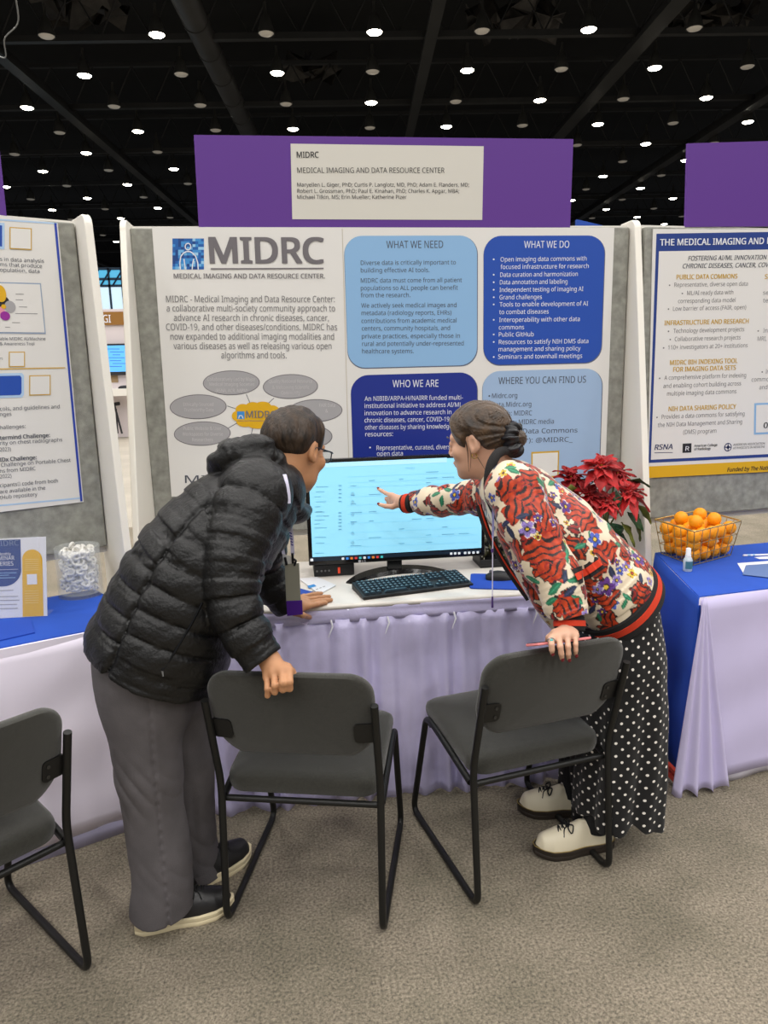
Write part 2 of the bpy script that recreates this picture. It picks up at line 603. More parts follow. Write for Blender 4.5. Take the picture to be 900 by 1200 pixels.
M_yell = mat('yellow_ink', (222, 172, 22), 0.5)
M_ell = mat('ellipse_grey_ink', (166, 164, 166), 0.5)
M_ellt = mat('ellipse_text_ink', (200, 198, 198), 0.6)

# ------------------------------------------------------------------ floor, hall shell
mb = MB(); mb.box((-45, -30, -0.12), (45, 75, -0.012))
M_conc = mat('polished_concrete', (176, 168, 154), 0.5, var=0.12, vscale=1.6, bump=0.05, bscale=20)
struct(mb.build('floor', M_conc))
carp = bpy.data.materials.new('speckled_carpet'); carp.use_nodes = True
nt = carp.node_tree; bs = nt.nodes['Principled BSDF']; bs.inputs['Roughness'].default_value = 0.97
tc = nt.nodes.new('ShaderNodeTexCoord')
def _noise(scale, det, rough=0.6):
    n = nt.nodes.new('ShaderNodeTexNoise'); n.inputs['Scale'].default_value = scale; n.inputs['Detail'].default_value = det
    n.inputs['Roughness'].default_value = rough
    nt.links.new(tc.outputs['Object'], n.inputs['Vector']); return n
def _ramp(src, p0, c0, p1, c1):
    r = nt.nodes.new('ShaderNodeValToRGB'); e = r.color_ramp.elements
    e[0].position = p0; e[0].color = c0; e[1].position = p1; e[1].color = c1
    nt.links.new(src, r.inputs['Fac']); return r
def _mix(mode, f, a, b):
    m = nt.nodes.new('ShaderNodeMix'); m.data_type = 'RGBA'; m.blend_type = mode; m.inputs['Factor'].default_value = f
    nt.links.new(a, m.inputs['A']); nt.links.new(b, m.inputs['B']); return m
n1 = _noise(120, 6, 0.75); n2 = _noise(3.2, 4); n3 = _noise(420, 2)
r1 = _ramp(n1.outputs['Fac'], 0.36, (*lin((94, 87, 76)), 1), 0.66, (*lin((184, 171, 150)), 1))
r2 = _ramp(n2.outputs['Fac'], 0.36, (0.74, 0.76, 0.73, 1), 0.62, (1, 1, 1, 1))
r3 = _ramp(n3.outputs['Fac'], 0.3, (0.74, 0.74, 0.74, 1), 0.7, (1, 1, 1, 1))
mx = _mix('MULTIPLY', 1.0, r1.outputs['Color'], r2.outputs['Color'])
mx2 = _mix('MULTIPLY', 1.0, mx.outputs['Result'], r3.outputs['Color'])
nt.links.new(mx2.outputs['Result'], bs.inputs['Base Color'])
bp = nt.nodes.new('ShaderNodeBump'); bp.inputs['Strength'].default_value = 0.7; bp.inputs['Distance'].default_value = 0.006
nt.links.new(n1.outputs['Fac'], bp.inputs['Height']); nt.links.new(bp.outputs['Normal'], bs.inputs['Normal'])
cf = onz(150, 618, 0)[1]
mb = MB(); mb.box((-6, -6, -0.012), (9, cf, 0.0))
o = mb.build('floor', carp); struct(o)

HM = Matrix(((HX[0], HY[0], 0, 0), (HX[1], HY[1], 0, 0), (0, 0, 1, 0), (0, 0, 0, 1)))
M_dkceil = mat('black_painted_ceiling', (9, 9, 9), 0.85, var=0.4, vscale=0.6)
M_beam = mat('dark_steel', (30, 30, 30), 0.6, var=0.25, vscale=0.8)
M_duct = mat('dark_duct_metal', (50, 49, 48), 0.5, 0.2, var=0.2, vscale=0.7)
mb = MB(); mb.box((-60, -12, 16.5), (60, 95, 16.7), M=HM)
struct(mb.build('ceiling', M_dkceil))
mb = MB(); mb.box((-60, 90, 0), (60, 90.3, 16.5), M=HM)
struct(mb.build('wall_far', mat('black_drape', (16, 16, 18), 0.9)))
k = 0
for ey in [21.6 + 6.8 * q for q in range(9)]:
    mb = MB()
    mb.box((-60, ey - 0.12, 12.55), (60, ey + 0.12, 12.75), M=HM)
    mb.box((-60, ey - 0.10, 14.2), (60, ey + 0.10, 14.35), M=HM)
    for x in np.arange(-34, 34, 1.7):
        p = [tuple(HM @ Vector((x, ey, 12.7))), tuple(HM @ Vector((x + 0.85, ey, 14.25))), tuple(HM @ Vector((x + 1.7, ey, 12.7)))]
        mb.tube(p[:2], 0.03, 5); mb.tube(p[1:], 0.03, 5)
    k += 1; struct(mb.build('trim_%d' % k, M_beam))
for u, v, w in ((-78, 0, 0.22), (515, 0, 0.20), (797, 0, 0.30), (983, 60, 0.26), (-300, 150, 0.2)):
    p = onz(u, v, 12.3); x = float(p @ HX)
    mb = MB(); mb.box((x - w, 4, 12.25), (x + w, 88, 12.42), M=HM); mb.box((x - w * 0.25, 4, 12.42), (x + w * 0.25, 88, 12.75), M=HM)
    k += 1; struct(mb.build('trim_%d' % k, M_beam))
# loose cloth-wrapped plant up between the beams
RNGc = np.random.RandomState(3)
M_wrap = mat('foil_wrapped_plant', (46, 43, 40), 0.5, 0.3, var=0.5, vscale=3)
def crinkled(name, u, v, z, size, label):
    p = onz(u, v, z)
    def fn(a, b):
        j = RNGc.normal(size=3) * 0.12 * size
        return p + HX * (a - .5) * size * 1.5 + HY * (b - .5) * size * 0.8 + np.array([0, 0, 0.25 * size * math.sin(9 * a) * math.sin(7 * b)]) + j
    mb = MB(); mb.grid(fn, 9, 7)
    o = mb.build(name, M_wrap, thick=0.03)
    centre_origin(o); tag(o, label, 'ceiling equipment')
crinkled('air_handler_wrap', 362, 82, 14.6, 1.7, 'crumpled grey wrapping of ceiling machinery above the white placard')
crinkled('air_handler_wrap', 95, 8, 14.6, 2.0, 'crumpled grey wrapping of ceiling machinery in the top left corner')
crinkled('air_handler_wrap', 600, 22, 14.6, 2.2, 'crumpled grey wrapping of ceiling machinery right of top middle')
crinkled('air_handler_wrap', 835, 18, 14.6, 2.0, 'crumpled grey wrapping of ceiling machinery in the top right corner')
p = onz(215, 0, 12.6); x = float(p @ HX)
mb = MB(); mb.tube([tuple(HM @ Vector((x, y, 12.75))) for y in np.linspace(6, 88, 28)], 0.42, 20)
for y in np.arange(8, 86, 2.4):
    mb.tube([tuple(HM @ Vector((x, y, 12.75))), tuple(HM @ Vector((x, y + 0.08, 12.75)))], 0.45, 20)
o = mb.build('air_duct', M_duct, smooth=True); centre_origin(o)
tag(o, 'long round air duct running away under the ceiling, left of the purple sign', 'duct')
p0, p1 = onz(18, -6, 10.0), onz(3, 68, 10.0)
mb = MB(); mb.tube(catmull([p0, p0 * .6 + p1 * .4 + HX * 0.2, p0 * .35 + p1 * .65 - HX * .05, p1 + HX * .05, p1 - HX * 0.6 + np.array([0, 0, .4])], 24), 0.018, 6)
o = mb.build('hanging_cable', mat('grey_cable', (120, 120, 118), 0.5)); centre_origin(o)
tag(o, 'thin grey cable hanging down in the top left corner', 'cable')

# ------------------------------------------------------------------ lamps of the ceiling grid
M_house = mat('lamp_housing', (60, 60, 58), 0.5, 0.4)
M_on = mat('lamp_lens_lit', (255, 246, 226), 0.4, emit=LENS_STRENGTH)
M_off = mat('lamp_lens_dim', (196, 190, 180), 0.4, emit=0.16)
def in_frame(u, v):
    return -8 < u < 908 and -6 < v < 292 and not (230 < u < 669 and 160 < v) and not (u > 806 and v > 170) and not (u < 6 and v > 175) and \
        not (u < 103 and v > 262) and not (148 < u < 752 and v > 262)
def px(p):
    q = np.asarray(p) - CAM; z = q @ FW
    return 450 + F_PX * (q @ RI) / z, 600 - F_PX * (q @ UI) / z
ODD_OFF = {(-2, 2)}
rows = []
for j in range(0, 15):
    r = []
    for i in range(-9, 12):
        p = lamp_spot(i, j) + np.array([0, 0, LAMP_Z])
        if (p - CAM) @ FW < 1: continue
        u, v = px(p)
        if in_frame(u, v): r.append((u, i, j, p))
    if r: rows.append(sorted(r))
protos = {}
ORD = ['first', 'second', 'third', 'fourth', 'fifth', 'sixth', 'seventh', 'eighth', 'ninth', 'tenth', 'eleventh', 'twelfth', 'thirteenth', 'fourteenth', 'fifteenth']
for ri, r in enumerate(rows):
    for ci, (u, i, j, p) in enumerate(r):
        on = (i + j) % 2 == 0 and (i, j) not in ODD_OFF
        lab = '%s round ceiling lamp, %s from left in the %s lamp row from the top' % ('lit bright' if on else 'dim unlit', ORD[ci], ORD[ri])
        if on not in protos:
            t = thing('ceiling_lamp', lab, 'ceiling lamp', p, 0, 'round lamps on the hall ceiling')
            mb = MB(); mb.lathe([(0.05, 0.95), (0.06, 0.62), (0.15, 0.5), (0.25, 0.16), (0.27, 0.03), (0.255, 0.03), (0.24, 0.1)], n=20)
            mb.build('housing', M_house, t, local=True, smooth=True)
            mb = MB(); mb.lathe([(0.001, -0.03), (0.12, -0.022), (0.20, 0.0), (0.245, 0.045), (0.2, 0.06)], n=20)
            mb.build('lens', M_on if on else M_off, t, local=True, smooth=True)
            protos[on] = t
        else:
            t = copy_tree(protos[on]); t.location = tuple(p); t['label'] = lab

# ------------------------------------------------------------------ far booth seen through the gap
FB = onz(145, 512, 0)
FBY = FB[1]
M_pale = mat('pale_pink_wall', (214, 204, 206), 0.6)
xl, xr = FB[0] - 3.0, FB[0] + 2.2
zt = at(140, 362, FBY)[2]
t = thing('exhibit_booth', 'pale far exhibit booth wall seen through the gap left of the centre board', 'booth', (FB[0], FBY, 0))
mb = MB(); mb.box((xl, FBY, 0), (xr, FBY + 0.08, zt)); mb.build('wall_panel', M_pale, t)
mb = MB(); mb.box((xl, FBY - 0.6, at(140, 463, FBY)[2]), (xr, FBY, at(140, 455, FBY)[2])); mb.build('counter', M_white, t)
a, b = at(117, 381, FBY - .05), at(152, 365, FBY - .05)
t = thing('name_sign', 'brown GI sign on the far booth wall', 'sign', ((a[0] + b[0]) / 2, FBY - .05, a[2]))
mb = MB(); mb.box((a[0], FBY - .05, a[2]), (b[0] + 0.25, FBY - .002, b[2])); mb.build('sign_board', mat('brown_board', (142, 98, 36), 0.5), t)
sh = Sheet((0, FBY - .055, 0), 0.0)
sh.text('lettering', 'GI', 121, 130, 378, 9, 1, M_wink, weight=0.01); sh.finish(t)
a, b = at(123.5, 437, FBY - .12), at(153.5, 404.5, FBY - .12)
t = thing('wall_monitor', 'far screen showing blue page on the pale booth wall in the gap', 'monitor', ((a[0] + b[0]) / 2, FBY - .12, a[2]))
mb = MB(); mb.box((a[0] - .04, FBY - .12, a[2] - .06), (b[0] + .3, FBY - .002, b[2] + .04)); mb.build('casing', M_black, t)
mb = MB(); mb.box((a[0], FBY - .13, a[2] + .02), (b[0] + .25, FBY - .121, b[2])); mb.build('screen', mat('far_screen_glow', (96, 178, 246), 0.3, emit=0.75), t)
sh = Sheet((0, FBY - .131, 0), 0.0)
for q in range(7):
    sh.line('page_lines', (126 + (q % 3) * 3, 409 + q * 3.4), (140 + (q * 5) % 9, 409 + q * 3.4), 0.7, 1, mat('far_page_line', (60, 120, 200), 0.5))
sh.finish(t)
a = at(134, 442.5, FBY)
mb = MB(); mb.box((a[0] - .08, FBY - .02, a[2] - .11), (a[0] + .08, FBY - .001, a[2] + .05)); mb.box((a[0] - .03, FBY - .03, a[2] - .07), (a[0] + .03, FBY - .02, a[2] + .02))
o = mb.build('wall_plate', mat('tan_plate', (150, 126, 92), 0.5)); centre_origin(o, False); tag(o, 'small tan wall plate under the far blue screen', 'wall plate')
t = thing('folding_stool', 'dark folded stool leaning under the far booth counter', 'stool', at(138, 509, FBY - .3) * np.array([1, 1, 0]))
a, b, c = at(134, 474, FBY - .15), at(143, 508, FBY - .35), at(138, 508, FBY - .2)
mb = MB(); mb.tube([a, b], 0.022, 8); mb.build('leg', M_black, t)
mb = MB(); mb.tube([a + np.array([0.03, 0, -.1]), c], 0.018, 8); mb.build('leg', M_black, t)
mb = MB(); mb.tube([a + np.array([-.05, 0, 0]), a + np.array([.12, 0, .02])], 0.04, 8); mb.build('seat', M_black, t)
a = at(147, 453.5, FBY - .3)
mb = MB(); mb.rings([[(a[0] + .16 * r * math.cos(q), a[1] + .07 * r * math.sin(q), a[2] + z) for q in np.linspace(0, 2 * math.pi, 12, endpoint=False)] for r, z in ((1, 0), (1, .03), (.7, .06), (.2, .07))])
o = mb.build('computer_mouse', M_black, smooth=True); centre_origin(o); o.location.z = at(140, 455, FBY)[2]; tag(o, 'tiny dark mouse lying on the far booth counter', 'mouse')
# tall daylight windows high up behind
WY = FBY + 22.0
M_pane = mat('daylight_pane', (206, 232, 250), 0.3, emit=1.6)
M_pane2 = mat('tinted_daylight_pane', (84, 190, 236), 0.3, emit=1.2)
M_mull = mat('window_mullion', (38, 66, 92), 0.5)
a, b = at(96, 385, WY), at(172, 314, WY); mid = at(134, 335, WY)[2]
mb = MB(); mb.box((a[0] - 6, WY, a[2] - 1), (b[0] + 1, WY + .05, mid)); mb.box((a[0] - 6, WY, mid), (b[0] + 1, WY + .05, b[2]), 1)
o = mb.build('window_1', [M_pane, M_pane2]); struct(o)
mb = MB()
for u in np.arange(84, 175, 15.0):
    q = at(u, 340, WY); mb.box((q[0] - .05, WY - .06, a[2] - 1), (q[0] + .05, WY - .01, b[2]))
for v in (335, 327, 315):
    q = at(134, v, WY); mb.box((a[0] - 6, WY - .06, q[2] - .06), (b[0] + 1, WY - .01, q[2] + .06))
for u in np.arange(90, 170, 14.0):
    mb.tube([at(u, 335, WY - .05), at(u + 12, 315, WY - .05)], 0.045, 5)
mb.build('window_frame', M_mull, o)

# ------------------------------------------------------------------ display boards
def fin(name, P0, e, t, uvt, uvb, back, parent, top_z, side):
    """upright side panel in the plane through P0 with normal e; its front edge runs through two picture points, rear edge straight"""
    n = np.array([-e[1], e[0], 0])
    a, b = onplane(*uvt, P0, e), onplane(*uvb, P0, e)
    d = lambda q: (q - P0) @ n
    sl = (d(b) - d(a)) / (b[2] - a[2])
    y = lambda z: d(a) + sl * (z - a[2])
    prof = [(back, 0), (back, top_z)]
    r = 0.045
    for k in range(7):
        q = math.pi / 2 * k / 6
        prof.append((y(top_z) + r - r * math.sin(q), top_z - r + r * math.cos(q)))
    prof += [(y(1.0), 1.0), (y(0), 0)]
    mb = MB()
    A = [P0 * np.array([1, 1, 0]) + n * p + np.array([0, 0, z]) for p, z in prof]
    Bq = [q + e * t * side for q in A]
    m = len(A)
    mb.add(A + Bq, [tuple(range(m)), tuple(range(2 * m - 1, m - 1, -1))] + [(k, m + k, m + (k + 1) % m, (k + 1) % m) for k in range(m)])
    return mb.build(name, M_white2, parent, bevel=0.004)
def board(label, P0, yaw, x0, x1, z0, z1):
    e = np.array([math.cos(yaw), math.sin(yaw), 0]); n = np.array([-e[1], e[0], 0])
    c = P0 + e * (x0 + x1) / 2
    t = thing('display_board', label, 'display board', (c[0], c[1], 0))
    R = Matrix(((e[0], n[0], 0, P0[0]), (e[1], n[1], 0, P0[1]), (0, 0, 1, 0), (0, 0, 0, 1)))
    mb = MB(); mb.box((x0, 0.0, z0), (x1, 0.035, z1), M=R); mb.build('fabric_panel', M_fabric, t, bevel=0.006)
    mb = MB(); mb.box((x0 - .004, 0.036, z0 - .03), (x1 + .004, 0.06, z1 + 0.012), M=R); mb.build('back_panel', M_white, t)
    return t, e, R
CP = np.array([0, 3.2, 0.0])
bt, e, R = board('grey fabric display board in the centre with white side fins behind both people', CP, 0, -0.578, 1.508, 0.86, 2.122)
fin('side_fin', np.array([-0.578, 3.2, 0]), np.array([1.0, 0, 0]), 0.024, (147.5, 280), (163, 627), 0.10, bt, 2.145, -1)
fin('side_fin', np.array([1.512, 3.2, 0]), np.array([1.0, 0, 0]), 0.03, (745, 275), (756, 640), 0.10, bt, 2.15, 1)
LY = math.radians(28); LP = np.array([-0.725, 2.953, 0.0])
lt, le, LR = board('grey fabric display board at the left edge, turned inward, one white fin showing', LP, LY, -1.95, 0.0, 0.893, 2.098)
fin('side_fin', LP + le * 0.004, le, 0.028, (101, 275), (146, 650), 0.08, lt, 2.115, 1)
RY = math.radians(7); RP = np.array([1.6, 3.15, 0.0])
rt, re_, RR = board('grey fabric display board at the right edge behind the orange balls', RP, RY, -0.045, 1.9, 0.838, 2.115)

# header signs
def header(label, P0, yaw, tl, tr, br, bl):
    sh = Sheet(P0 - np.array([math.sin(-yaw), math.cos(yaw), 0]) * -0.03, yaw)
    c = [sh.loc(*q) for q in (tl, tr, br, bl)]
    m = sh.pt((c[3][0] + c[2][0]) / 2, c[3][1])
    t = thing('header_sign', label, 'sign', m)
    sh.slab('sign_board', (tl, tr, br, bl), 0.012, M_purple, t)
    return t, sh
t, sh = header('wide purple header sign with white lettered placard above the centre board', CP, 0, (227, 158), (672, 163), (668, 268), (233, 268))
sh.quad('placard', [(340.5, 168.5), (566.8, 171.5), (565, 257.8), (342.5, 257)], 2, M_placard)
T = lambda *a, **k: sh.text('placard_lettering', *a, 4, M_black, **k)
o2x = lambda x: 220 + x / 1.915
o2y = lambda y: 150 + y / 1.915
T('MIDRC', o2x(245), o2x(294), o2y(67), 7, weight=0.012)
T('MEDICAL IMAGING AND DATA RESOURCE CENTER', o2x(246), o2x(576), o2y(101), 6.2)
T('Maryellen L. Giger, PhD; Curtis P. Langlotz, MD, PhD; Adam E. Flanders, MD;', o2x(246), o2x(631), o2y(132), 4.6)
T('Robert L. Grossman, PhD; Paul E. Kinahan, PhD; Charles K. Apgar, MBA;', o2x(246), o2x(609), o2y(146), 4.6)
T('Michael Tilkin, MS; Erin Mueller; Katherine Pizer', o2x(246), o2x(491), o2y(159.5), 4.6)
sh.finish(t)
t, sh = header('purple header sign cut off at the left edge of the photo', LP, LY, (-60, 120), (0, 178), (8, 255), (-52, 248))
t, sh = header('plain purple header sign at the right edge of the photo', RP, RY, (806, 168), (1010, 162), (1003, 264), (803.5, 266))

# ------------------------------------------------------------------ centre poster
sh = Sheet(CP - np.array([0, 0.006, 0]), 0)
c0 = sh.loc(199, 580); c1 = sh.loc(720, 267)
po = thing('poster', 'large white poster with blue text boxes and grey logo on the centre board', 'poster', sh.pt((c0[0] + c1[0]) / 2, c0[1]))
sh.slab('paper', ((178, 266), (720, 267), (708, 590), (201, 582)), 0.004, M_poster, po)
M_seam = mat('paper_seam', (196, 188, 172), 0.6)
sh.line('paper_seam', (401, 268), (410, 583), 0.8, 1, M_seam)
z7 = lambda x, y: (170 + x / 3.333, 260 + y / 3.333)
z8 = lambda x, y: (400 + x / 2.5, 260 + y / 2.5)
def line7(b, s, x0, x1, y, cap, m, **k):
    a = z7(x0, y); c = z7(x1, y); sh.text(b, s, a[0], c[0], a[1], cap, 3, m, **k)
def line8(b, s, x0, x1, y, cap, m, drop=0.006, **k):
    a = z8(x0, y + 1.5); c = z8(x1, y + 1.5 - drop * (x1 - x0)); sh.text(b, s, a[0], c[0], a[1], cap, 3, m, v1=c[1], **k)
# logo: blue mosaic with a white outlined figure, grey letters
SQ = [mat('mosaic_blue_' + n, c, 0.5) for n, c in (('deep', (30, 92, 168)), ('mid', (62, 140, 206)), ('sky', (112, 176, 224)), ('dark', (24, 66, 132)), ('pale', (150, 198, 232)))]
rr_ = random.Random(4)
x0, y0 = z7(107, 65); x1, y1 = z7(230, 186)
N = 11
for a in range(N):
    for b in range(N):
        k = rr_.choices(range(5), (4, 4, 2, 3, 1))[0]
        sh.quad('logo_mosaic_%s' % ('deep', 'mid', 'sky', 'dark', 'pale')[k], [(x0 + (x1 - x0) * (a + i) / N, y0 + (y1 - y0) * (b + j) / N) for i, j in ((0, 0), (1, 0), (1, 1), (0, 1))], 1, SQ[k])
fig = [(138, 186), (136, 160), (140, 135), (150, 122), (162, 116), (175, 116), (186, 122), (198, 135), (206, 160), (208, 186)]
sh.path('logo_figure', [z7(*q) for q in fig], 1.3, 3, M_wink)
for q in ([(152, 145), (155, 165), (158, 186)], [(190, 145), (186, 165), (184, 186)]):
    sh.path('logo_figure', [z7(*w) for w in q], 1.2, 3, M_wink)
sh.path('logo_figure', [z7(168 + 11 * math.cos(q), 97 + 13 * math.sin(q)) for q in np.linspace(0, 6.283, 16)], 1.2, 3, M_wink)
line7('logo_lettering', 'MIDRC', 257, 697, 161, 30, M_logo, weight=0.035)
sh.line('logo_lettering', z7(257, 184), z7(697, 182), 1.5, 3, M_logo)
line7('logo_lettering', 'MEDICAL IMAGING AND DATA RESOURCE CENTER.', 113, 702, 221, 5.6, M_logo, weight=0.012)
for s, a, b, y in (('MIDRC - Medical Imaging and Data Resource Center:', 83, 741, 314), ('a collaborative multi-society community approach to', 85, 742, 350),
                   ('advance AI research in chronic diseases, cancer,', 113, 718, 387), ('COVID-19, and other diseases/conditions. MIDRC has', 83, 750, 423),
                   ('now expanded to additional imaging modalities and', 100, 738, 460), ('various diseases as well as releasing various open', 112, 728, 497),
                   ('algorithms and tools.', 298, 553, 533)):
    line7('intro_text', s, a, b, y, 7.6, M_grey)
w8 = lambda x, y: (180 + x / 3.913, 420 + y / 3.913)
M_ring = mat('ellipse_outline', (112, 108, 112), 0.5)
ells = [(357, 112, 130, 57), (628, 129, 126, 57), (205, 222, 130, 57), (224, 345, 130, 56), (742, 240, 124, 53), (718, 360, 102, 52)]
for x, y, a, b in ells:
    u, v = w8(x, y)
    sh.ell('diagram_outline', u, v, a / 3.913, b / 3.913, 1, M_ring)
    sh.ell('diagram_ellipse', u, v, a / 3.913 - 0.9, b / 3.913 - 0.9, 2, M_ell)
for q, w in (((425, 165), (443, 206)), ((552, 182), (518, 214)), ((338, 218), (383, 233)), ((342, 320), (388, 293)), ((455, 318), (447, 352))):
    sh.line('diagram_arrow', w8(*q), w8(*w), 0.7, 1, M_dark)
def et(s, x0, x1, y):
    a = w8(x0, y); c = w8(x1, y); sh.text('diagram_text', s, a[0], c[0], a[1], 4.0, 3, M_ellt)
et('Collaboratively Led by Major', 247, 467, 103); et('Medical Imaging Societies', 257, 462, 126); et('(RSNA, ACR, AAPM)', 285, 432, 155)
et('Quality National Resource', 528, 728, 112); et('& Welcoming Scientific', 545, 714, 140); et('Community', 586, 672, 165)
et('Ethically-Sourced', 137, 275, 218); et('Trustworthy Data', 140, 275, 243)
et('Public Website & User', 137, 312, 328); et('Workspaces for Diverse', 133, 318, 354); et('Researchers', 178, 272, 380)
et('FAIR Data', 760, 832, 222); et('&', 788, 800, 248)
cl = [(465, 260, 92, 48), (410, 235, 34, 26), (455, 222, 34, 22), (500, 222, 40, 24), (545, 245, 34, 30), (540, 282, 36, 28), (480, 300, 50, 22), (420, 290, 40, 24), (385, 264, 26, 24)]
for k_, (x, y, a, b) in enumerate(cl):
    u, v = w8(x, y); sh.ell('diagram_cloud', u, v, a / 3.913, b / 3.913, 2 + k_ * 0.2, M_yell)
u, v = w8(383, 243)
sh.quad('diagram_cloud_logo', [w8(383, 243), w8(417, 243), w8(417, 278), w8(383, 278)], 4, SQ[1])
sh.path('logo_figure', [w8(390, 276), w8(394, 262), w8(406, 262), w8(411, 276)], 1, 6, M_wink)
a = w8(425, 272); c = w8(560, 272); sh.text('diagram_cloud_lettering', 'MIDRC', a[0], c[0], a[1], 8, 4, M_grey, weight=0.015)
sh.line('diagram_cloud_lettering', w8(385, 286), w8(550, 286), 0.5, 4, M_grey)
sh.text('lower_heading', 'MIDRC', 217, 286, 566, 9, 3, M_dark)
# text boxes
for b, u0, v0, u1, v1, m in (('light_blue_box', 408, 276, 559, 431.5, M_lblue), ('royal_blue_box', 566.5, 276, 709, 428, M_rblue),
                             ('navy_blue_box', 415, 436, 559, 575, M_nblue), ('pale_blue_box', 565, 431.5, 706, 575, M_lblue2)):
    sh.rr(b + '_shade', u0 - .3, v0 + .4, u1 + 1.0, v1 + 1.2, 20, 1, mat('box_edge', (96, 104, 128), 0.5))
    sh.rr(b, u0, v0, u1, v1, 20, 2, m)
W = 'box_text_white'; D = 'box_text_dark'
line8(D, 'WHAT WE NEED', 132, 298, 76, 8.6, M_dark)
for s, a, b, y in (('Diverse data is critically important to', 57, 335, 125), ('building effective AI tools.', 57, 258, 147), ('MIDRC data must come from all patient', 57, 353, 177),
                   ('populations so ALL people can benefit', 57, 341, 199), ('from the research.', 57, 202, 220), ('We actively seek medical images and', 58, 337, 250),
                   ('metadata (radiology reports, EHRs)', 59, 322, 272), ('contributions from academic medical', 59, 337, 295), ('centers, community hospitals, and', 60, 318, 317),
                   ('private practices, especially those in', 60, 347, 340), ('rural and potentially under-represented', 61, 358, 362), ('healthcare systems.', 61, 212, 384)):
    line8(D, s, a, b, y, 5.2, M_dark)
line8(W, 'WHAT WE DO', 535, 667, 75, 8.2, M_wink, 0.004)
for s, a, b, y in (('Open imaging data commons with', 466, 718, 115), ('focused infrastructure for research', 466, 724, 137), ('Data curation and harmonization', 465, 692, 160),
                   ('Data annotation and labeling', 464, 662, 182), ('Independent testing of imaging AI', 463, 708, 204), ('Grand challenges', 463, 587, 226),
                   ('Tools to enable development of AI', 463, 722, 247), ('to combat diseases', 462, 607, 269), ('Interoperability with other data', 462, 698, 292), ('commons', 461, 535, 314),
                   ('Public GitHub', 461, 563, 335), ('Resources to satisfy NIH DMS data', 461, 723, 357), ('management and sharing policy', 460, 700, 378), ('Seminars and townhall meetings', 459, 705, 400)):
    line8(W, s, a, b, y, 5.2, M_wink, 0.012)
for y in (110, 155, 177, 199, 221, 242, 287, 330, 352, 396):
    u, v = z8(446, y); sh.ell(W, u, v, 1, 1, 3, M_wink, 10)
line8(W, 'WHO WE ARE', 150, 284, 483, 8.4, M_wink, 0.012)
for s, a, b, y in (('An NIBIB/ARPA-H/NAIRR funded multi-', 68, 356, 523), ('institutional initiative to address AI/ML', 68, 353, 544), ('innovation to advance research in', 68, 322, 565),
                   ('chronic diseases, cancer, COVID-19, and', 68, 350, 586), ('other diseases by sharing knowledge and', 69, 352, 607), ('resources:', 70, 151, 627),
                   ('Representative, curated, diverse,', 103, 330, 667), ('open data', 104, 180, 684)):
    line8(W, s, a, b, y, 5.3, M_wink, 0.014)
u, v = z8(84, 661); sh.ell(W, u, v, 1, 1, 3, M_wink, 10)
line8(D, 'WHERE YOU CAN FIND US', 460, 716, 474, 8.0, M_dark, 0.018)
for s, a, b, y in (('Midrc.org', 441, 515, 515), ('Data.Midrc.org', 441, 556, 541), ('GitHub: MIDRC', 440, 558, 567), ('YouTube: MIDRC media', 440, 622, 593), ('MIDRC Data Commons', 452, 691, 620), ('X (Twitter): @MIDRC_', 440, 677, 647)):
    line8(D, s, a, b, y, 5.6, M_dark, 0.02)
for y in (510, 536, 562, 588, 642):
    u, v = z8(433, y); sh.ell(D, u, v, 1, 1, 3, M_dark, 10)
sh.quad('code_frame', [z8(556, 674), z8(638, 670), z8(636, 748), z8(556, 752)], 3, M_gold)
sh.quad('code_blank', [z8(560, 679), z8(634, 675), z8(632, 743), z8(560, 747)], 4, M_poster)
sh.finish(po)

# ------------------------------------------------------------------ right poster
sh = Sheet(RP - np.array([math.sin(-RY), math.cos(RY), 0]) * 0.006, RY)
q = lambda x, y: (755 + x / 3.871, 260 + y / 3.871)
po = thing('poster', 'white poster with blue border and gold headings above the orange balls', 'poster', sh.pt(0.5, 1.02))
sh.slab('paper', (q(40, 32), q(1500, 40), q(1500, 965), q(14, 1165)), 0.004, M_poster, po)
sl = lambda x, y: y - 0.016 * (x - 50) - max(0, (y - 250) / 900.0) * 0.035 * (x - 50)
B2 = mat('border_blue_ink', (36, 62, 134), 0.4)
qs = lambda x, y: q(x, sl(x, y))
sh.quad('border', [qs(55, 54), qs(1480, 54), qs(1480, 1092), qs(19, 1092)], 1, B2)
sh.quad('border_panel', [qs(66, 134), qs(1460, 134), qs(1460, 1078), qs(29, 1078)], 2, M_poster)
sh.quad('gold_band', [qs(17, 1108), qs(1480, 1108), qs(1480, 1160), qs(15, 1160)], 2, M_yell)
def lr(b, s, x0, x1, y, cap, m, **k):
    a = q(x0, y); c = q(x1, sl(x1, y) - sl(x0, y) + y); sh.text(b, s, a[0], c[0], a[1], cap, 3, m, v1=c[1], **k)
lr('title_text', 'THE MEDICAL IMAGING AND', 70, 540, 108, 7.6, M_wink, weight=0.025); lr('title_text', 'DATA RESOURCE CENTER', 556, 960, 100, 7.6, M_wink, weight=0.025)
lr('subtitle_text', 'FOSTERING AI/ML INNOVATION TO', 197, 590, 176, 5.4, M_dark, shear=0.22, weight=0.006); lr('subtitle_text', 'CHRONIC DISEASES, CANCER, COVID-19', 173, 620, 211, 5.4, M_dark, shear=0.22, weight=0.006)
for s, a, b, y in (('PUBLIC DATA COMMONS', 145, 420, 261), ('INFRASTRUCTURE AND RESEARCH', 90, 471, 469), ('MIDRC BIH INDEXING TOOL', 115, 421, 649), ('FOR IMAGING DATA SETS', 130, 413, 680), ('NIH DATA SHARING POLICY', 109, 414, 859), ('SE', 545, 572, 259)):
    lr('heading_text', s, a, b, y, 5.4, M_gold, weight=0.02)
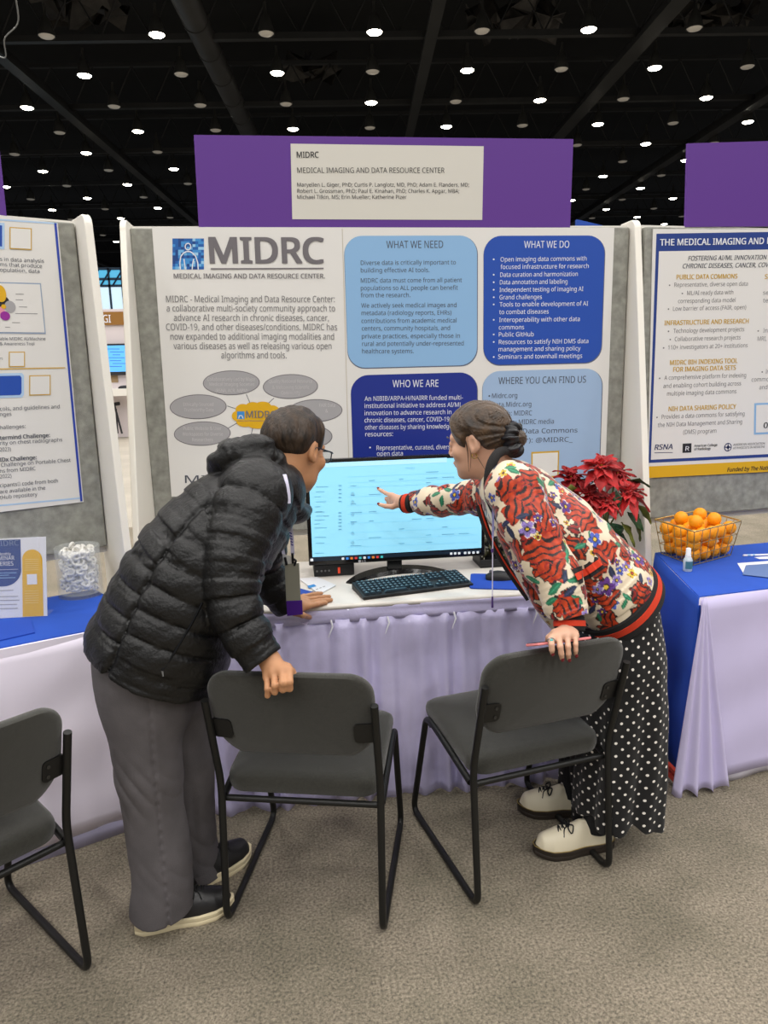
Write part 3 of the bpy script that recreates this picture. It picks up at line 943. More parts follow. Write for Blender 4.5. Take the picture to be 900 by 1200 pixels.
for s, a, b, y in (('• Representative, diverse open data', 110, 468, 296), ('• ML/AI ready data with', 168, 402, 333), ('corresponding data model', 152, 412, 369), ('• Low barrier of access (FAIR, open)', 105, 460, 404),
                   ('• Technology development projects', 105, 452, 505), ('• Collaborative research projects', 113, 435, 542), ('• 110+ investigators at 20+ institutions', 83, 467, 580),
                   ('• A comprehensive platform for indexing', 65, 460, 718), ('and enabling cohort building across', 85, 437, 754), ('multiple imaging data commons', 102, 416, 789),
                   ('• Provides a data commons for satisfying', 53, 453, 895), ('the NIH Data Management and Sharing', 60, 442, 931), ('(DMS) program', 175, 325, 963),
                   ('sec', 537, 575, 331), ('tes', 537, 572, 366), ('• Ima', 512, 566, 503), ('MRI,', 512, 552, 540), ('• In', 530, 562, 689), ('commo', 485, 563, 725), ('and', 520, 556, 760)):
    lr('body_text', s, a, b, y, 5.0, M_grey)
sh.quad('blue_frame', [qs(498, 840), qs(1100, 840), qs(1100, 985), qs(496, 985)], 3, M_lblue)
sh.quad('blue_frame_panel', [qs(506, 849), qs(1092, 849), qs(1092, 976), qs(504, 976)], 4, M_poster)
a = q(538, 935); sh.text('figure_text', '0.', a[0], a[0] + 7, a[1], 6.5, 5, M_black, weight=0.02)
lr('society_logo_text', 'RSNA', 45, 127, 1034, 6, mat('society_navy', (38, 46, 92), 0.6), weight=0.02, shear=0.15)
sh.line('society_logo_text', q(45, 1047), q(128, 1046), 0.6, 3, M_grey); 
sh.quad('society_logo_square', [q(173, 1006), q(213, 1004), q(212, 1046), q(172, 1048)], 3, M_black)
a = q(184, 1038); sh.text('society_logo_letter', 'R', a[0], a[0] + 4.5, a[1], 5.2, 5, M_wink)
lr('society_logo_caption', 'American College', 225, 329, 1021, 2.8, M_black, weight=0.006); lr('society_logo_caption', 'of Radiology', 225, 300, 1036, 2.8, M_black, weight=0.006)
u, v = q(378, 1022); M_sn = MATS['society_navy']
sh.ell('society_round_logo', u, v, 4.4, 5.0, 3, M_sn, 24); sh.ell('society_round_logo_ring', u, v, 3.4, 3.9, 4, M_poster, 24)
sh.line('society_round_logo_mark', (u, v - 4.5), (u, v + 4.5), 1.0, 5, M_sn); sh.line('society_round_logo_mark', (u - 3.6, v), (u + 3.6, v), 1.0, 5, M_sn); sh.ell('society_round_logo_mark', u, v, 1.8, 2.0, 5, M_sn, 16)
lr('society_logo_caption', 'AMERICAN ASSOCIATION', 402, 545, 1016, 2.6, M_grey); lr('society_logo_caption', 'of PHYSICISTS IN MEDICINE', 402, 545, 1031, 2.6, M_grey)
lr('band_text', 'Funded by The National', 375, 600, 1133, 4.6, M_black, weight=0.012, shear=0.15)
sh.finish(po)

# ------------------------------------------------------------------ left poster
sh = Sheet(LP - np.array([math.sin(-LY), math.cos(LY), 0]) * 0.006, LY)
q = lambda x, y: (x / 3.43, 255 + y / 3.43)
po = thing('poster', 'white poster with blue border and gold line, cut off at the left edge', 'poster', sh.pt(-0.7, 1.08))
sh.slab('paper', (q(-500, -80), q(232, 22), q(336, 1143), q(-420, 1235)), 0.004, M_poster, po)
B3 = mat('pale_border_ink', (176, 204, 234), 0.5)
def sq(x, y, y0=0):
    f = 0.062 - 0.155 * (y - 60) / 1080.0 - 0.03 * math.sin(math.pi * (y - 60) / 1080.0) * 0
    return q(x, y + f * (x - 230))
sh.line('pale_border', sq(-500, 24), sq(230, 24), 2.4, 1, B3); sh.line('pale_border', sq(-420, 1136), sq(328, 1136), 2.4, 1, B3)
sh.line('blue_border', q(222, 22), q(327, 1140), 2.8, 2, mat('poster_royal_line', (40, 66, 168), 0.5))
def ll(s, x0, x1, y, cap=4.4, bold=False, m=None):
    f = 0.062 - 0.155 * (y - 60) / 1080.0
    a = q(x0, y + f * x0); c = q(x1, y + f * x1); sh.text('bold_text' if bold else 'body_text', s, a[0], c[0], a[1], cap, 3, m or M_dark, v1=c[1], weight=0.022 if bold else 0.0)
def frm(x0, y0, x1, y1):
    sh.quad('code_frame', [sq(x0, y0), sq(x1, y0), sq(x1, y1), sq(x0, y1)], 3, M_gold)
    sh.quad('code_blank', [sq(x0 + 4, y0 + 4), sq(x1 - 4, y0 + 4), sq(x1 - 4, y1 - 4), sq(x0 + 4, y1 - 4)], 4, M_poster)
frm(38, 50, 127, 136); frm(35, 538, 100, 598); frm(117, 632, 203, 712)
sh.quad('blue_box_edge', [sq(-200, 36), sq(18, 36), sq(18, 138), sq(-200, 138)], 2, B3); sh.quad('blue_box', [sq(-200, 46), sq(8, 46), sq(8, 128), sq(-200, 128)], 3, M_rblue)
a = sq(-150, 626); c = sq(96, 718)
sh.quad('blue_box_edge', [sq(-200, 622), sq(88, 622), sq(96, 632), sq(96, 708), sq(88, 718), sq(-200, 718)], 2, B3); sh.quad('blue_box', [sq(-200, 632), sq(80, 632), sq(86, 640), sq(86, 700), sq(80, 708), sq(-200, 708)], 3, M_rblue)
ll('s in data analysis', 0, 177, 174); ll('ms that produce', 0, 169, 195); ll('opulation, data', 0, 159, 217)
sh.quad('figure_frame', [sq(-300, 268), sq(164, 266), sq(184, 468), sq(-300, 464)], 2, mat('figure_edge', (150, 166, 190), 0.5))
sh.quad('figure_panel', [sq(-300, 272), sq(160, 271), sq(179, 462), sq(-300, 459)], 3, M_poster)
for x, y, a, b, m in ((2, 312, 22, 34, M_yell), (12, 345, 26, 26, M_black), (40, 362, 22, 24, M_ell), (20, 398, 20, 18, mat('violet_ink', (150, 40, 150), 0.5)), (4, 376, 14, 14, mat('pink_ink', (226, 150, 170), 0.5)), (14, 362, 10, 9, M_yell)):
    u, v = sq(x, y); sh.ell({M_yell.name: 'figure_yellow', M_black.name: 'figure_black', M_ell.name: 'figure_grey'}.get(m.name, 'figure_' + m.name), u, v, a / 3.43, b / 3.43, 4 + (x % 3), m)
for x0, x1, y in ((62, 95, 312), (62, 92, 334), (76, 108, 362), (60, 150, 388), (48, 80, 424), (20, 40, 442)):
    u = sq(x0, y); w = sq(x1, y); sh.line('figure_lines', u, w, 0.6, 4, M_grey)
ll('able MIDRC AI/Machine', 0, 183, 493, 3.6); ll('& Awareness Tool', 0, 138, 513, 3.6); ll('rs', 0, 11, 571, 3.2)
sh.line('gold_line', sq(-300, 606), sq(262, 604), 1.5, 3, M_gold)
ll('cols, and guidelines and', 0, 240, 776); ll('nges', 0, 46, 798); ll('hallenges:', 0, 103, 851)
ll('termind Challenge:', 0, 200, 893, 4.6, True); ll('rity on chest radiographs', 0, 250, 914); ll('2023)', 0, 44, 940)
ll('IDx Challenge:', 0, 147, 981, 4.6, True); ll('Challenge on Portable Chest', 4, 284, 1002); ll('hs from MIDRC', 0, 143, 1026); ll('2022)', 0, 46, 1048)
ll('cipants’ code from both', 0, 233, 1084); ll('are available in the', 0, 182, 1109); ll('tHub repository', 0, 150, 1132)
sh.finish(po)
# top edge of another blue poster peeking out behind the centre board
a, b = at(676, 257, 3.55), at(706, 264, 3.55)
mb = MB(); mb.add([(a[0], 3.55, 0), (b[0], 3.55, 0), (b[0], 3.55, b[2]), (a[0], 3.55, a[2]), (a[0], 3.57, 0), (b[0], 3.57, 0), (b[0], 3.57, b[2]), (a[0], 3.57, a[2])], [(0, 1, 2, 3), (7, 6, 5, 4), (0, 4, 5, 1), (1, 5, 6, 2), (2, 6, 7, 3), (3, 7, 4, 0)])
o = mb.build('poster', M_rblue)
centre_origin(o); tag(o, 'corner of a blue poster peeking over the centre board right of the purple sign', 'poster')
# ------------------------------------------------------------------ tables
TZ = 0.745
M_plastic = mat('white_table_plastic', (226, 220, 212), 0.35, bump=0.12, bscale=9)
M_skirt = mat('lavender_plastic_skirt', (214, 208, 248), 0.34, var=0.08, vscale=7, coat=0.2, bump=0.35, bscale=22)
M_clothw = mat('white_lavender_cloth', (246, 238, 255), 0.8, var=0.02, vscale=5)
M_cloth = mat('lavender_white_cloth', (202, 194, 230), 0.8, var=0.03, vscale=5)
M_cloth2 = mat('pale_under_cloth', (186, 182, 212), 0.7)
M_blue = mat('royal_blue_cloth', (30, 76, 176), 0.85, var=0.10, vscale=4, bump=0.12, bscale=12)
def slab_quad(name, Q, z0, z1, m, parent, bevel=0.0):
    mb = MB(); vs = [(p[0], p[1], z) for z in (z0, z1) for p in Q]
    mb.add(vs, [(3, 2, 1, 0), (4, 5, 6, 7), (0, 1, 5, 4), (1, 2, 6, 5), (2, 3, 7, 6), (3, 0, 4, 7)])
    return mb.build(name, m, parent, bevel=bevel)
def drape(name, path, z0, z1, amp0, amp1, freq, m, parent, flare=0.02, seed=1, nz=14, step=0.006, hemw=0.0, thick=0.002):
    """cloth hanging from a path (list of xy); pleats grow from amp0 at the top to amp1 at the hem; z0 hem, z1 top"""
    P = np.array(path, float); seg = np.linalg.norm(np.diff(P, axis=0), axis=1); S = np.concatenate([[0], np.cumsum(seg)])
    n = int(S[-1] / step)
    r = np.random.RandomState(seed)
    ph = r.uniform(0, 6.28, 6); fr = r.uniform(0.6, 1.5, 6)
    vs = []
    for j in range(nz + 1):
        t = j / nz
        for i in range(n + 1):
            s = S[-1] * i / n
            x = np.interp(s, S, P[:, 0]); y = np.interp(s, S, P[:, 1])
            s2 = min(s + 1e-3, S[-1]); s1 = max(s - 1e-3, 0)
            tx = np.interp(s2, S, P[:, 0]) - np.interp(s1, S, P[:, 0]); ty = np.interp(s2, S, P[:, 1]) - np.interp(s1, S, P[:, 1])
            l = math.hypot(tx, ty) + 1e-9; nx, ny = ty / l, -tx / l
            w = math.sin(freq * s + 1.4 * math.sin(freq * 0.31 * s + ph[0]) + 0.5 * t * math.sin(4 * s + ph[1])) + 0.5 * math.sin(freq * 0.43 * s + ph[2] + t * 0.8) + 0.3 * math.sin(freq * 1.9 * s + ph[3])
            a = amp0 + (amp1 - amp0) * t ** 0.8
            off = a * (w * 0.6 + 0.75) + flare * t + 0.004 * math.sin(17 * t + 5 * s)
            z = z1 + (z0 - z1) * t
            if j == nz: z += hemw * math.sin(freq * 0.5 * s + ph[4])
            vs.append((x + nx * off, y + ny * off, z))
    w_ = n + 1
    mb = MB(); mb.add(vs, [(j * w_ + i, j * w_ + i + 1, (j + 1) * w_ + i + 1, (j + 1) * w_ + i) for j in range(nz) for i in range(n)])
    return mb.build(name, m, parent, smooth=True, thick=thick)

# centre table
x0, x1, y0, y1 = -0.42, 1.33, 2.492, 3.10
t = thing('exhibit_table', 'centre table with white plastic top and shiny lavender pleated skirt', 'table', (0.45, 2.8, 0))
slab_quad('table_top', [(x0, y0), (x1, y0), (x1, y1), (x0, y1)], TZ - 0.03, TZ, M_plastic, t, bevel=0.006)
mb = MB(); mb.tube([(x0, y0 - .003, TZ - .009), (x1, y0 - .003, TZ - .009)], 0.009, 8); mb.build('rolled_edge', M_plastic, t, smooth=True)
drape('skirt_band', [(x0, y1 - .1), (x0, y0 - 0.008), (x1, y0 - 0.008), (x1, y1 - .1)], TZ - 0.062, TZ - 0.010, 0.002, 0.003, 40, M_skirt, t, flare=0.004, nz=4)
drape('skirt', [(x0, y1 - .1), (x0, y0 - 0.004), (x1, y0 - 0.004), (x1, y1 - .1)], 0.004, TZ - 0.052, 0.010, 0.024, 66, M_skirt, t, flare=0.02, seed=5, nz=18, hemw=0.004)
mb = MB()
M_clip = mat('clear_skirt_clip', (236, 236, 244), 0.15)
for x in (0.12, 0.32, 0.56, 0.86, 1.1):
    for k in range(3):
        mb2 = MB()
    mb.tube([(x, y0 - .02, TZ - .050), (x + .004, y0 - .034, TZ - .068), (x - .012, y0 - .042, TZ - .105)], [0.004, 0.0035, 0.001], 6)
mb.build('skirt_clip', M_clip, t, smooth=True)

# left table (turned), right table
def cloth_table(label, FL, FR, BR, BL, clabel, right_side, seed, left_drop=False):
    FL, FR, BR, BL = [np.array(p, float) for p in (FL, FR, BR, BL)]
    c = (FL + FR + BR + BL) / 4
    t = thing('exhibit_table', label, 'table', (c[0], c[1], 0))
    slab_quad('table_top', [FL, FR, BR, BL], TZ - 0.03, TZ - 0.002, M_clothw, t)
    return t, c
FL, FR = np.array([-1.72, 1.905]), np.array([-0.49, 2.462]); BR = np.array([-0.765, 2.86]); BL = BR + (FL - FR) * 1.0
t, c = cloth_table('left table with long white-lavender cloth front, turned inward behind the man', FL, FR, BR, BL, '', None, 3)
drape('cloth_front', [FL, FR, FR + (BR - FR) * 0.95], 0.055, TZ - .002, 0.001, 0.003, 9, M_clothw, t, flare=0.012, seed=8)
drape('cloth_lining', [FL, FR, FR + (BR - FR) * 0.95], 0.002, 0.2, 0.002, 0.008, 14, M_cloth2, t, flare=0.004, seed=9, nz=5, hemw=0.004)
bt_ = slab_quad('tablecloth', [FL + (BL - FL) * .02, FR + (BR - FR) * .02, BR, BL], TZ - 0.002, TZ + 0.002, M_blue, None, bevel=0.001)
centre_origin(bt_); tag(bt_, 'royal blue cloth lying on the left table under the glass jar', 'tablecloth')

FL, BL = np.array([1.402, 2.315]), np.array([1.545, 2.905]); FR = FL + np.array([1.75, 0.235]); BR = BL + np.array([1.75, 0.17])
t, c = cloth_table('right table with blue side drape and lavender front cloth behind the woman', FL, FR, BR, BL, '', None, 3)
fdir = (FR - FL) / np.linalg.norm(FR - FL)
drape('cloth_front', [FL + fdir * 0.008 + np.array([0, .004]), FR], 0.03, TZ - .002, 0.001, 0.010, 11, M_cloth, t, flare=0.012, seed=12, hemw=0.01)
# the bunched corner of the front cloth: deep narrow folds
mb = MB()
def cornerfold(a, b):
    s = a; tt = b
    wdt = 0.012 + 0.17 * tt
    base = FL + fdir * (0.016 + (s - .42) * wdt * 1.25)
    off = 0.010 + tt * (0.030 + 0.015 * math.sin(s * 3.4 * 2 * math.pi + 0.6)) * min(1, s * 6 + .2)
    nrm = np.array([fdir[1], -fdir[0]])
    p = base + nrm * off
    return (p[0], p[1], TZ - .002 - tt * (TZ - 0.012 + 0.014 * math.sin(s * 19)))
mb.grid(cornerfold, 60, 24); mb.build('corner_fold', M_cloth, t, smooth=True, thick=0.002)
drape('cloth_lining', [FL + fdir * 0.12 + np.array([0, .02]), FR + np.array([0, .02])], 0.002, 0.16, 0.002, 0.010, 17, mat('white_satin_lining', (222, 218, 232), 0.35), t, flare=0.004, seed=4, nz=5, hemw=0.004)
t = thing('tablecloth', 'royal blue cloth on the right table, draping down its left side', 'tablecloth', (2.2, 2.65, TZ))
slab_quad('cloth_top', [FL, FR, BR, BL], TZ - 0.002, TZ + 0.002, M_blue, t, bevel=0.001)
drape('side_drop', [BL + np.array([0.0, 0.0]), FL + np.array([-.002, 0.0]), FL + fdir * .05 + np.array([0, .012])], 0.012, TZ + 0.001, 0.001, 0.008, 10, M_blue, t, flare=0.012, seed=2)
mb = MB()
a = FL + (BL - FL) * 0.03
mb.box((a[0] - .055, a[1] - .02, 0.03), (a[0] - .04, a[1] + .05, 0.05)); mb.box((a[0] - .056, a[1] - .02, 0.065), (a[0] - .041, a[1] + .05, 0.078))
mb.build('red_edging', mat('red_edging', (190, 60, 40), 0.8), t)

# ------------------------------------------------------------------ monitor and things on the centre table
M_gloss = mat('gloss_black_plastic', (14, 14, 16), 0.18)
M_mattk = mat('matt_black_plastic', (24, 24, 26), 0.5)
SY = 2.82
S = [at(358, 540, SY), at(566.5, 532.5, SY), at(568, 651, SY), at(363, 661, SY)]
sx0, sx1 = (S[0][0] + S[3][0]) / 2, (S[1][0] + S[2][0]) / 2
sz0, sz1 = (S[2][2] + S[3][2]) / 2, (S[0][2] + S[1][2]) / 2
t = thing('computer_monitor', 'large black monitor showing a pale blue web page on the centre table', 'monitor', ((sx0 + sx1) / 2, SY, TZ))
mb = MB(); mb.box((sx0 - .004, SY, sz0 - .004), (sx1 + .004, SY + .03, sz1 + .004)); mb.box((sx0 + .1, SY + .03, sz0 + .05), (sx1 - .1, SY + .055, sz1 - .08))
mb.build('casing', M_gloss, t, bevel=0.004)
M_screen = mat('lit_screen_page', (150, 222, 250), 0.25, emit=0.82)
mb = MB(); mb.box((sx0 + .011, SY - .0015, sz0 + .030), (sx1 - .011, SY + .001, sz1 - .011)); mb.build('screen', M_screen, t)
sh = Sheet((0, SY - .002, 0), 0)
sc = lambda x, y: (300 + x / 2.571, 520 + y / 2.571)
M_sl = mat('screen_line', (136, 200, 226), 0.5, emit=0.6); M_sd = mat('screen_text', (112, 168, 192), 0.5, emit=0.5)
M_sb = mat('screen_band', (176, 228, 250), 0.5, emit=0.9)
sh.quad('page_band', [sc(150, 60), sc(575, 42), sc(575, 56), sc(150, 74)], 1, M_sb)
rr_ = random.Random(11)
for y in list(range(130, 216, 15)) + list(range(206, 262, 12)) + [282, 300, 330]:
    a = sc(176 + rr_.choice((0, 4)), y); sh.line('page_text', a, (a[0] + rr_.uniform(6, 16), a[1] - .3), 0.7, 1, M_sd)
for y in list(range(126, 185, 12)) + list(range(208, 262, 10)):
    a = sc(248, y); sh.line('page_text', a, (a[0] + 4, a[1]), 1.2, 1, M_sd)
for y in (100, 118, 132, 160, 186, 212, 240, 268, 290, 312):
    a = sc(276, y); b = sc(668, y - 16); sh.line('page_rule', a, b, 0.35, 1, M_sl)
    for x in (284, 340, 430, 470, 512, 560, 610):
        if rr_.random() < 0.45:
            a = sc(x, y - 4 - (x - 276) * 0.045); sh.line('page_text', a, (a[0] + rr_.uniform(5, 15), a[1] - .5), 0.8, 1, M_sl)
for y in (150, 175, 214, 240, 270, 298): 
    u, v = sc(291, y); sh.ell('page_dots', u, v, 2.2, 2.2, 1, M_sl, 14)
a = sc(449, 76); sh.text('page_count', '194,551', a[0], a[0] + 11, a[1], 2.2, 1, M_sd)
a = sc(165, 355); b = sc(678, 330); 
sh.quad('taskbar', [sc(164, 342), sc(678, 318), sc(678, 327), sc(164, 355)], 1, mat('screen_taskbar', (24, 42, 60), 0.4, emit=0.05))
TBI = [mat('taskbar_icon_' + n, c, 0.4, emit=0.6) for n, c in (('white', (230, 236, 240)), ('blue', (60, 140, 230)), ('orange', (230, 130, 50)), ('red', (210, 60, 60)), ('teal', (70, 190, 190)))]
for k, x in enumerate(list(range(262, 380, 13)) + [588, 600, 612, 630, 642, 655, 668]):
    u, v = sc(x, 345 - (x - 262) * 0.047 + 1); m = TBI[k % 5] if x < 400 else TBI[0]
    sh.rr(m.name, u - 1.4, v - 1.4, u + 1.4, v + 1.4, 0.4, 2, m)
u, v = sc(168, 350); sh.rr('taskbar_start', u - 1.6, v - 1.6, u + 1.6, v + 1.6, 0.2, 2, TBI[0])
sh.finish(t)
sh = Sheet((0, SY - .001, 0), 0)
a = (422.5, 659); sh.ell('maker_mark', 421.5, 657.6, 1.6, 1.6, 1, mat('silver_mark', (190, 190, 195), 0.4), 14); sh.text('maker_mark', 'LG', 424.2, 428.5, 658.8, 2.5, 1, MATS['silver_mark']); sh.finish(t)
cx = at(463, 660, SY)[0]
mb = MB(); mb.box((cx - .030, SY + .012, TZ + .012), (cx + .030, SY + .034, sz0 + .08)); mb.build('stand_neck', M_gloss, t, bevel=0.004)
# crescent foot
PF = [onz(408, 684, TZ), onz(430, 676, TZ), onz(463, 670, TZ), onz(497, 669, TZ), onz(528, 672, TZ)]
PF = catmull(PF, 24); mb = MB(); R_ = []
for i, p in enumerate(PF):
    T = PF[min(i + 1, 23)] - PF[max(i - 1, 0)]; T /= np.linalg.norm(T); Nn = np.array([-T[1], T[0], 0]); w = 0.012 + 0.03 * math.sin(math.pi * i / 23) ** 0.8; h = 0.006 + 0.012 * math.sin(math.pi * i / 23)
    p = p * np.array([1, 1, 0])
    R_.append([p - Nn * w + (0, 0, TZ), p + Nn * w + (0, 0, TZ), p + Nn * w * .8 + (0, 0, TZ + h), p - Nn * w * .8 + (0, 0, TZ + h)])
mb.rings(R_); mb.build('stand_foot', M_gloss, t, smooth=True)
# mini computer under the left end of the screen
a, b = at(368, 672, 2.85), at(415, 668, 2.85)
t = thing('mini_computer', 'small flat black computer box with a red light, under the monitor left side', 'computer', ((a[0] + b[0]) / 2, 2.9, TZ))
mb = MB(); mb.box((a[0], 2.845, TZ + .002), (b[0], 2.99, TZ + .05)); mb.build('case', M_mattk, t, bevel=0.004)
mb = MB(); mb.box((a[0] + .095, 2.842, TZ + .012), (a[0] + .104, 2.846, TZ + .036)); mb.build('red_light', mat('red_indicator', (230, 70, 40), 0.4, emit=0.6), t)
mb = MB()
for q in (.012, .03, .045, .06): mb.tube([(a[0] + q, 2.8455, TZ + .025), (a[0] + q, 2.842, TZ + .025)], .004, 8)
mb.build('port', M_grey, t)
# keyboard
K = [onz(413, 690, TZ), onz(540, 673, TZ), onz(550.5, 689.5, TZ), onz(425, 704, TZ)]
kx = (K[1] + K[2] - K[0] - K[3]) / 2; kw = np.linalg.norm(kx); kx /= kw; ky = np.array([-kx[1], kx[0], 0]); kc = sum(K) / 4; kd = 0.150
t = thing('keyboard', 'black computer keyboard in front of the monitor', 'keyboard', kc, math.atan2(kx[1], kx[0]))
def kpl(s, x, y, z): return (x, y, z)
mb = MB(); mb.add([(-kw / 2, -kd / 2, 0), (kw / 2, -kd / 2, 0), (kw / 2, kd / 2, 0), (-kw / 2, kd / 2, 0), (-kw / 2, -kd / 2, .012), (kw / 2, -kd / 2, .012), (kw / 2, kd / 2, .026), (-kw / 2, kd / 2, .026)],
                  [(3, 2, 1, 0), (4, 5, 6, 7), (0, 1, 5, 4), (1, 2, 6, 5), (2, 3, 7, 6), (3, 0, 4, 7)])
mb.build('body', M_mattk, t, local=True, bevel=0.003)
M_key = mat('keycap', (38, 56, 68), 0.4)
mb = MB(); ml = MB()
def key(x, y, w, d):
    z = 0.012 + (y + kd / 2) / kd * 0.014
    r0 = [(x - w / 2, y - d / 2, z), (x + w / 2, y - d / 2, z), (x + w / 2, y + d / 2, z), (x - w / 2, y + d / 2, z)]
    r1 = [(x + (a - x) * .8, y + (b - y) * .8, z + .007) for a, b, _ in r0]
    mb.rings([r0, r1])
    ml.add([(x - .003, y + .001, z + .0075), (x + .002, y + .001, z + .0075), (x + .002, y + .005, z + .0078), (x - .003, y + .005, z + .0078)], [(0, 1, 2, 3)])
unit = (kw - .02) / 22.8
for r in range(6):
    y = kd / 2 - 0.018 - r * 0.0215
    if r == 5:
        xs = [(0.6, 1.2), (1.85, 1.2), (3.1, 1.2), (6.8, 5.8), (10.4, 1.2), (11.65, 1.2), (12.9, 1.2), (14.3, 1.2)]
    else:
        xs = [(0.5 + q, 1.0) for q in range(15)]
    xs += [(15.9 + q, 1.0) for q in range(3) if not (r == 3 or (r == 4 and q != 1))]
    xs += [(19.3 + q, 1.0) for q in range(4)]
    for c_, w_ in xs: key(-kw / 2 + .01 + c_ * unit, y, unit * w_ * .9, 0.0185)
mb.build('keys', M_key, t, local=True); ml.build('key_letters', mat('key_letter', (150, 190, 205), 0.5), t, local=True)
# mouse pad, mouse
Q = [onz(553, 673, TZ), onz(619, 675, TZ), onz(625, 692, TZ), onz(549, 690.5, TZ)]
Qc = sum(Q) / 4
mb = MB(); n_ = 24; e1 = (Q[1] + Q[2] - Q[0] - Q[3]) / 2; e2 = (Q[0] + Q[1] - Q[3] - Q[2]) / 2
pts = rrect(-.5, -.5, .5, .5, .07, 5)
mb.rings([[Qc + e1 * a + e2 * b + (0, 0, z) for a, b in pts] for z in (0.0005, 0.0045)])
o = mb.build('mouse_pad', mat('blue_rubber_pad', (28, 72, 176), 0.8)); centre_origin(o); tag(o, 'blue mouse pad on the centre table right of the keyboard', 'mouse pad')
mc = onz(586, 678, TZ + .005); ang = math.radians(-10)
t = thing('computer_mouse', 'black computer mouse on the blue mouse pad', 'mouse', mc + (0, 0, .0), ang)
mb = MB(); R_ = []
for k in range(13):
    a = k / 12; x = -.055 + .11 * a; w = 0.033 * (math.sin(math.pi * (0.08 + .84 * a))) ** .5; h = 0.036 * (math.sin(math.pi * (0.1 + .8 * a))) ** .7 * (1.0 - 0.25 * a)
    R_.append([(x, w * math.cos(q), h * max(0, math.sin(q)) if math.sin(q) > 0 else 0) for q in np.linspace(0, 2 * math.pi, 18, endpoint=False)])
mb.rings(R_); mb.build('shell', M_mattk, t, local=True, smooth=True)
mb = MB(); mb.tube([(-.035, -.005, .028), (-.035, .005, .028)], .007, 12); mb.build('scroll_wheel', M_grey, t, local=True)
# leaflets by the man's hand
def sheet_card(name, label, quad, m, z, text=False, t=0.0012):
    Qd = [onz(u, v, TZ) for u, v in quad]; c = sum(Qd) / 4
    mb = MB(); mb.rings([[(p[0], p[1], zz) for p in Qd] for zz in (z, z + t)])
    if text:
        th = thing(name, label, 'leaflet', (c[0], c[1], z)); mb.build('paper', m, th); return th, Qd
    o = mb.build(name, m); centre_origin(o); tag(o, label, 'leaflet'); return o, Qd
sheet_card('leaflet', 'blue card lying under the white leaflet near the man’s flat hand', [(352, 690), (378, 697), (366, 700), (350, 696)], M_rblue, TZ + .0005)
th, Qd = sheet_card('leaflet', 'white leaflet with small blue logo on the centre table by the man’s flat hand', [(350, 679), (372, 677), (394, 687), (374, 697.5)], mat('white_paper', (228, 228, 232), 0.5), TZ + .003, True)
mb = MB(); zz = TZ + .0048
P_ = lambda u, v: tuple(np.array(onz(u, v, zz)))
mb.add([P_(360, 686.5), P_(368, 684.5), P_(371, 687), P_(362, 689.2)], [(0, 1, 2, 3)]); mb.build('leaflet_logo', SQ[1], th)
mb = MB(); 
for k, u in enumerate((365.5, 370, 374, 378)):
    mb.add([P_(u, 692 - k * 1.5), P_(u + 2.6, 691 - k * 1.5), P_(u + 3.2, 691.8 - k * 1.5), P_(u + .6, 692.8 - k * 1.5)], [(0, 1, 2, 3)])
mb.build('leaflet_lettering', M_ell, th)
# dark wire tray with wrapped sweets right of the monitor
a, b = onz(553, 656, TZ), onz(612, 668, TZ)
t = thing('desk_tray', 'dark tray of silver wrapped bits between the monitor and the woman', 'tray', ((a[0] + b[0]) / 2, 2.86, TZ))
xa, xb = a[0] + .0, b[0] + .05
mb = MB(); mb.box((xa, 2.83, TZ + .001), (xb, 2.96, TZ + .012)); mb.box((xa, 2.83, TZ + .012), (xb, 2.836, TZ + .035)); mb.box((xa, 2.954, TZ + .012), (xb, 2.96, TZ + .10)); mb.box((xa, 2.836, TZ + .012), (xa + .006, 2.954, TZ + .05)); mb.box((xb - .006, 2.836, TZ + .012), (xb, 2.954, TZ + .05))
mb.build('tray_body', M_mattk, t, bevel=0.002)
rr_ = random.Random(5)
M_foil = mat('crinkled_foil', (120, 118, 104), 0.3, 0.7, var=0.4, vscale=60); M_foil2 = mat('olive_foil', (86, 84, 58), 0.35, 0.5, var=0.4, vscale=60)
for k in range(46):
    mb = MB(); R_ = np.linalg.qr(np.random.RandomState(k).normal(size=(3, 3)))[0]
    mb.ball((0, 0, 0), (.016, .011, .009), 8, R=R_)
    o = mb.build('wrapped_sweet', (M_foil, M_foil2)[k % 2], smooth=True)
    L = k / 46.0
    o.location = (xa + .02 + (xb - xa - .04) * rr_.random(), 2.85 + .09 * rr_.random(), TZ + .025 + .09 * L * (1 - 0.3 * rr_.random()))
    tag(o, 'small foil wrapped sweet heaped in the dark tray beside the monitor', 'sweet', 'foil wrapped sweets in the tray')

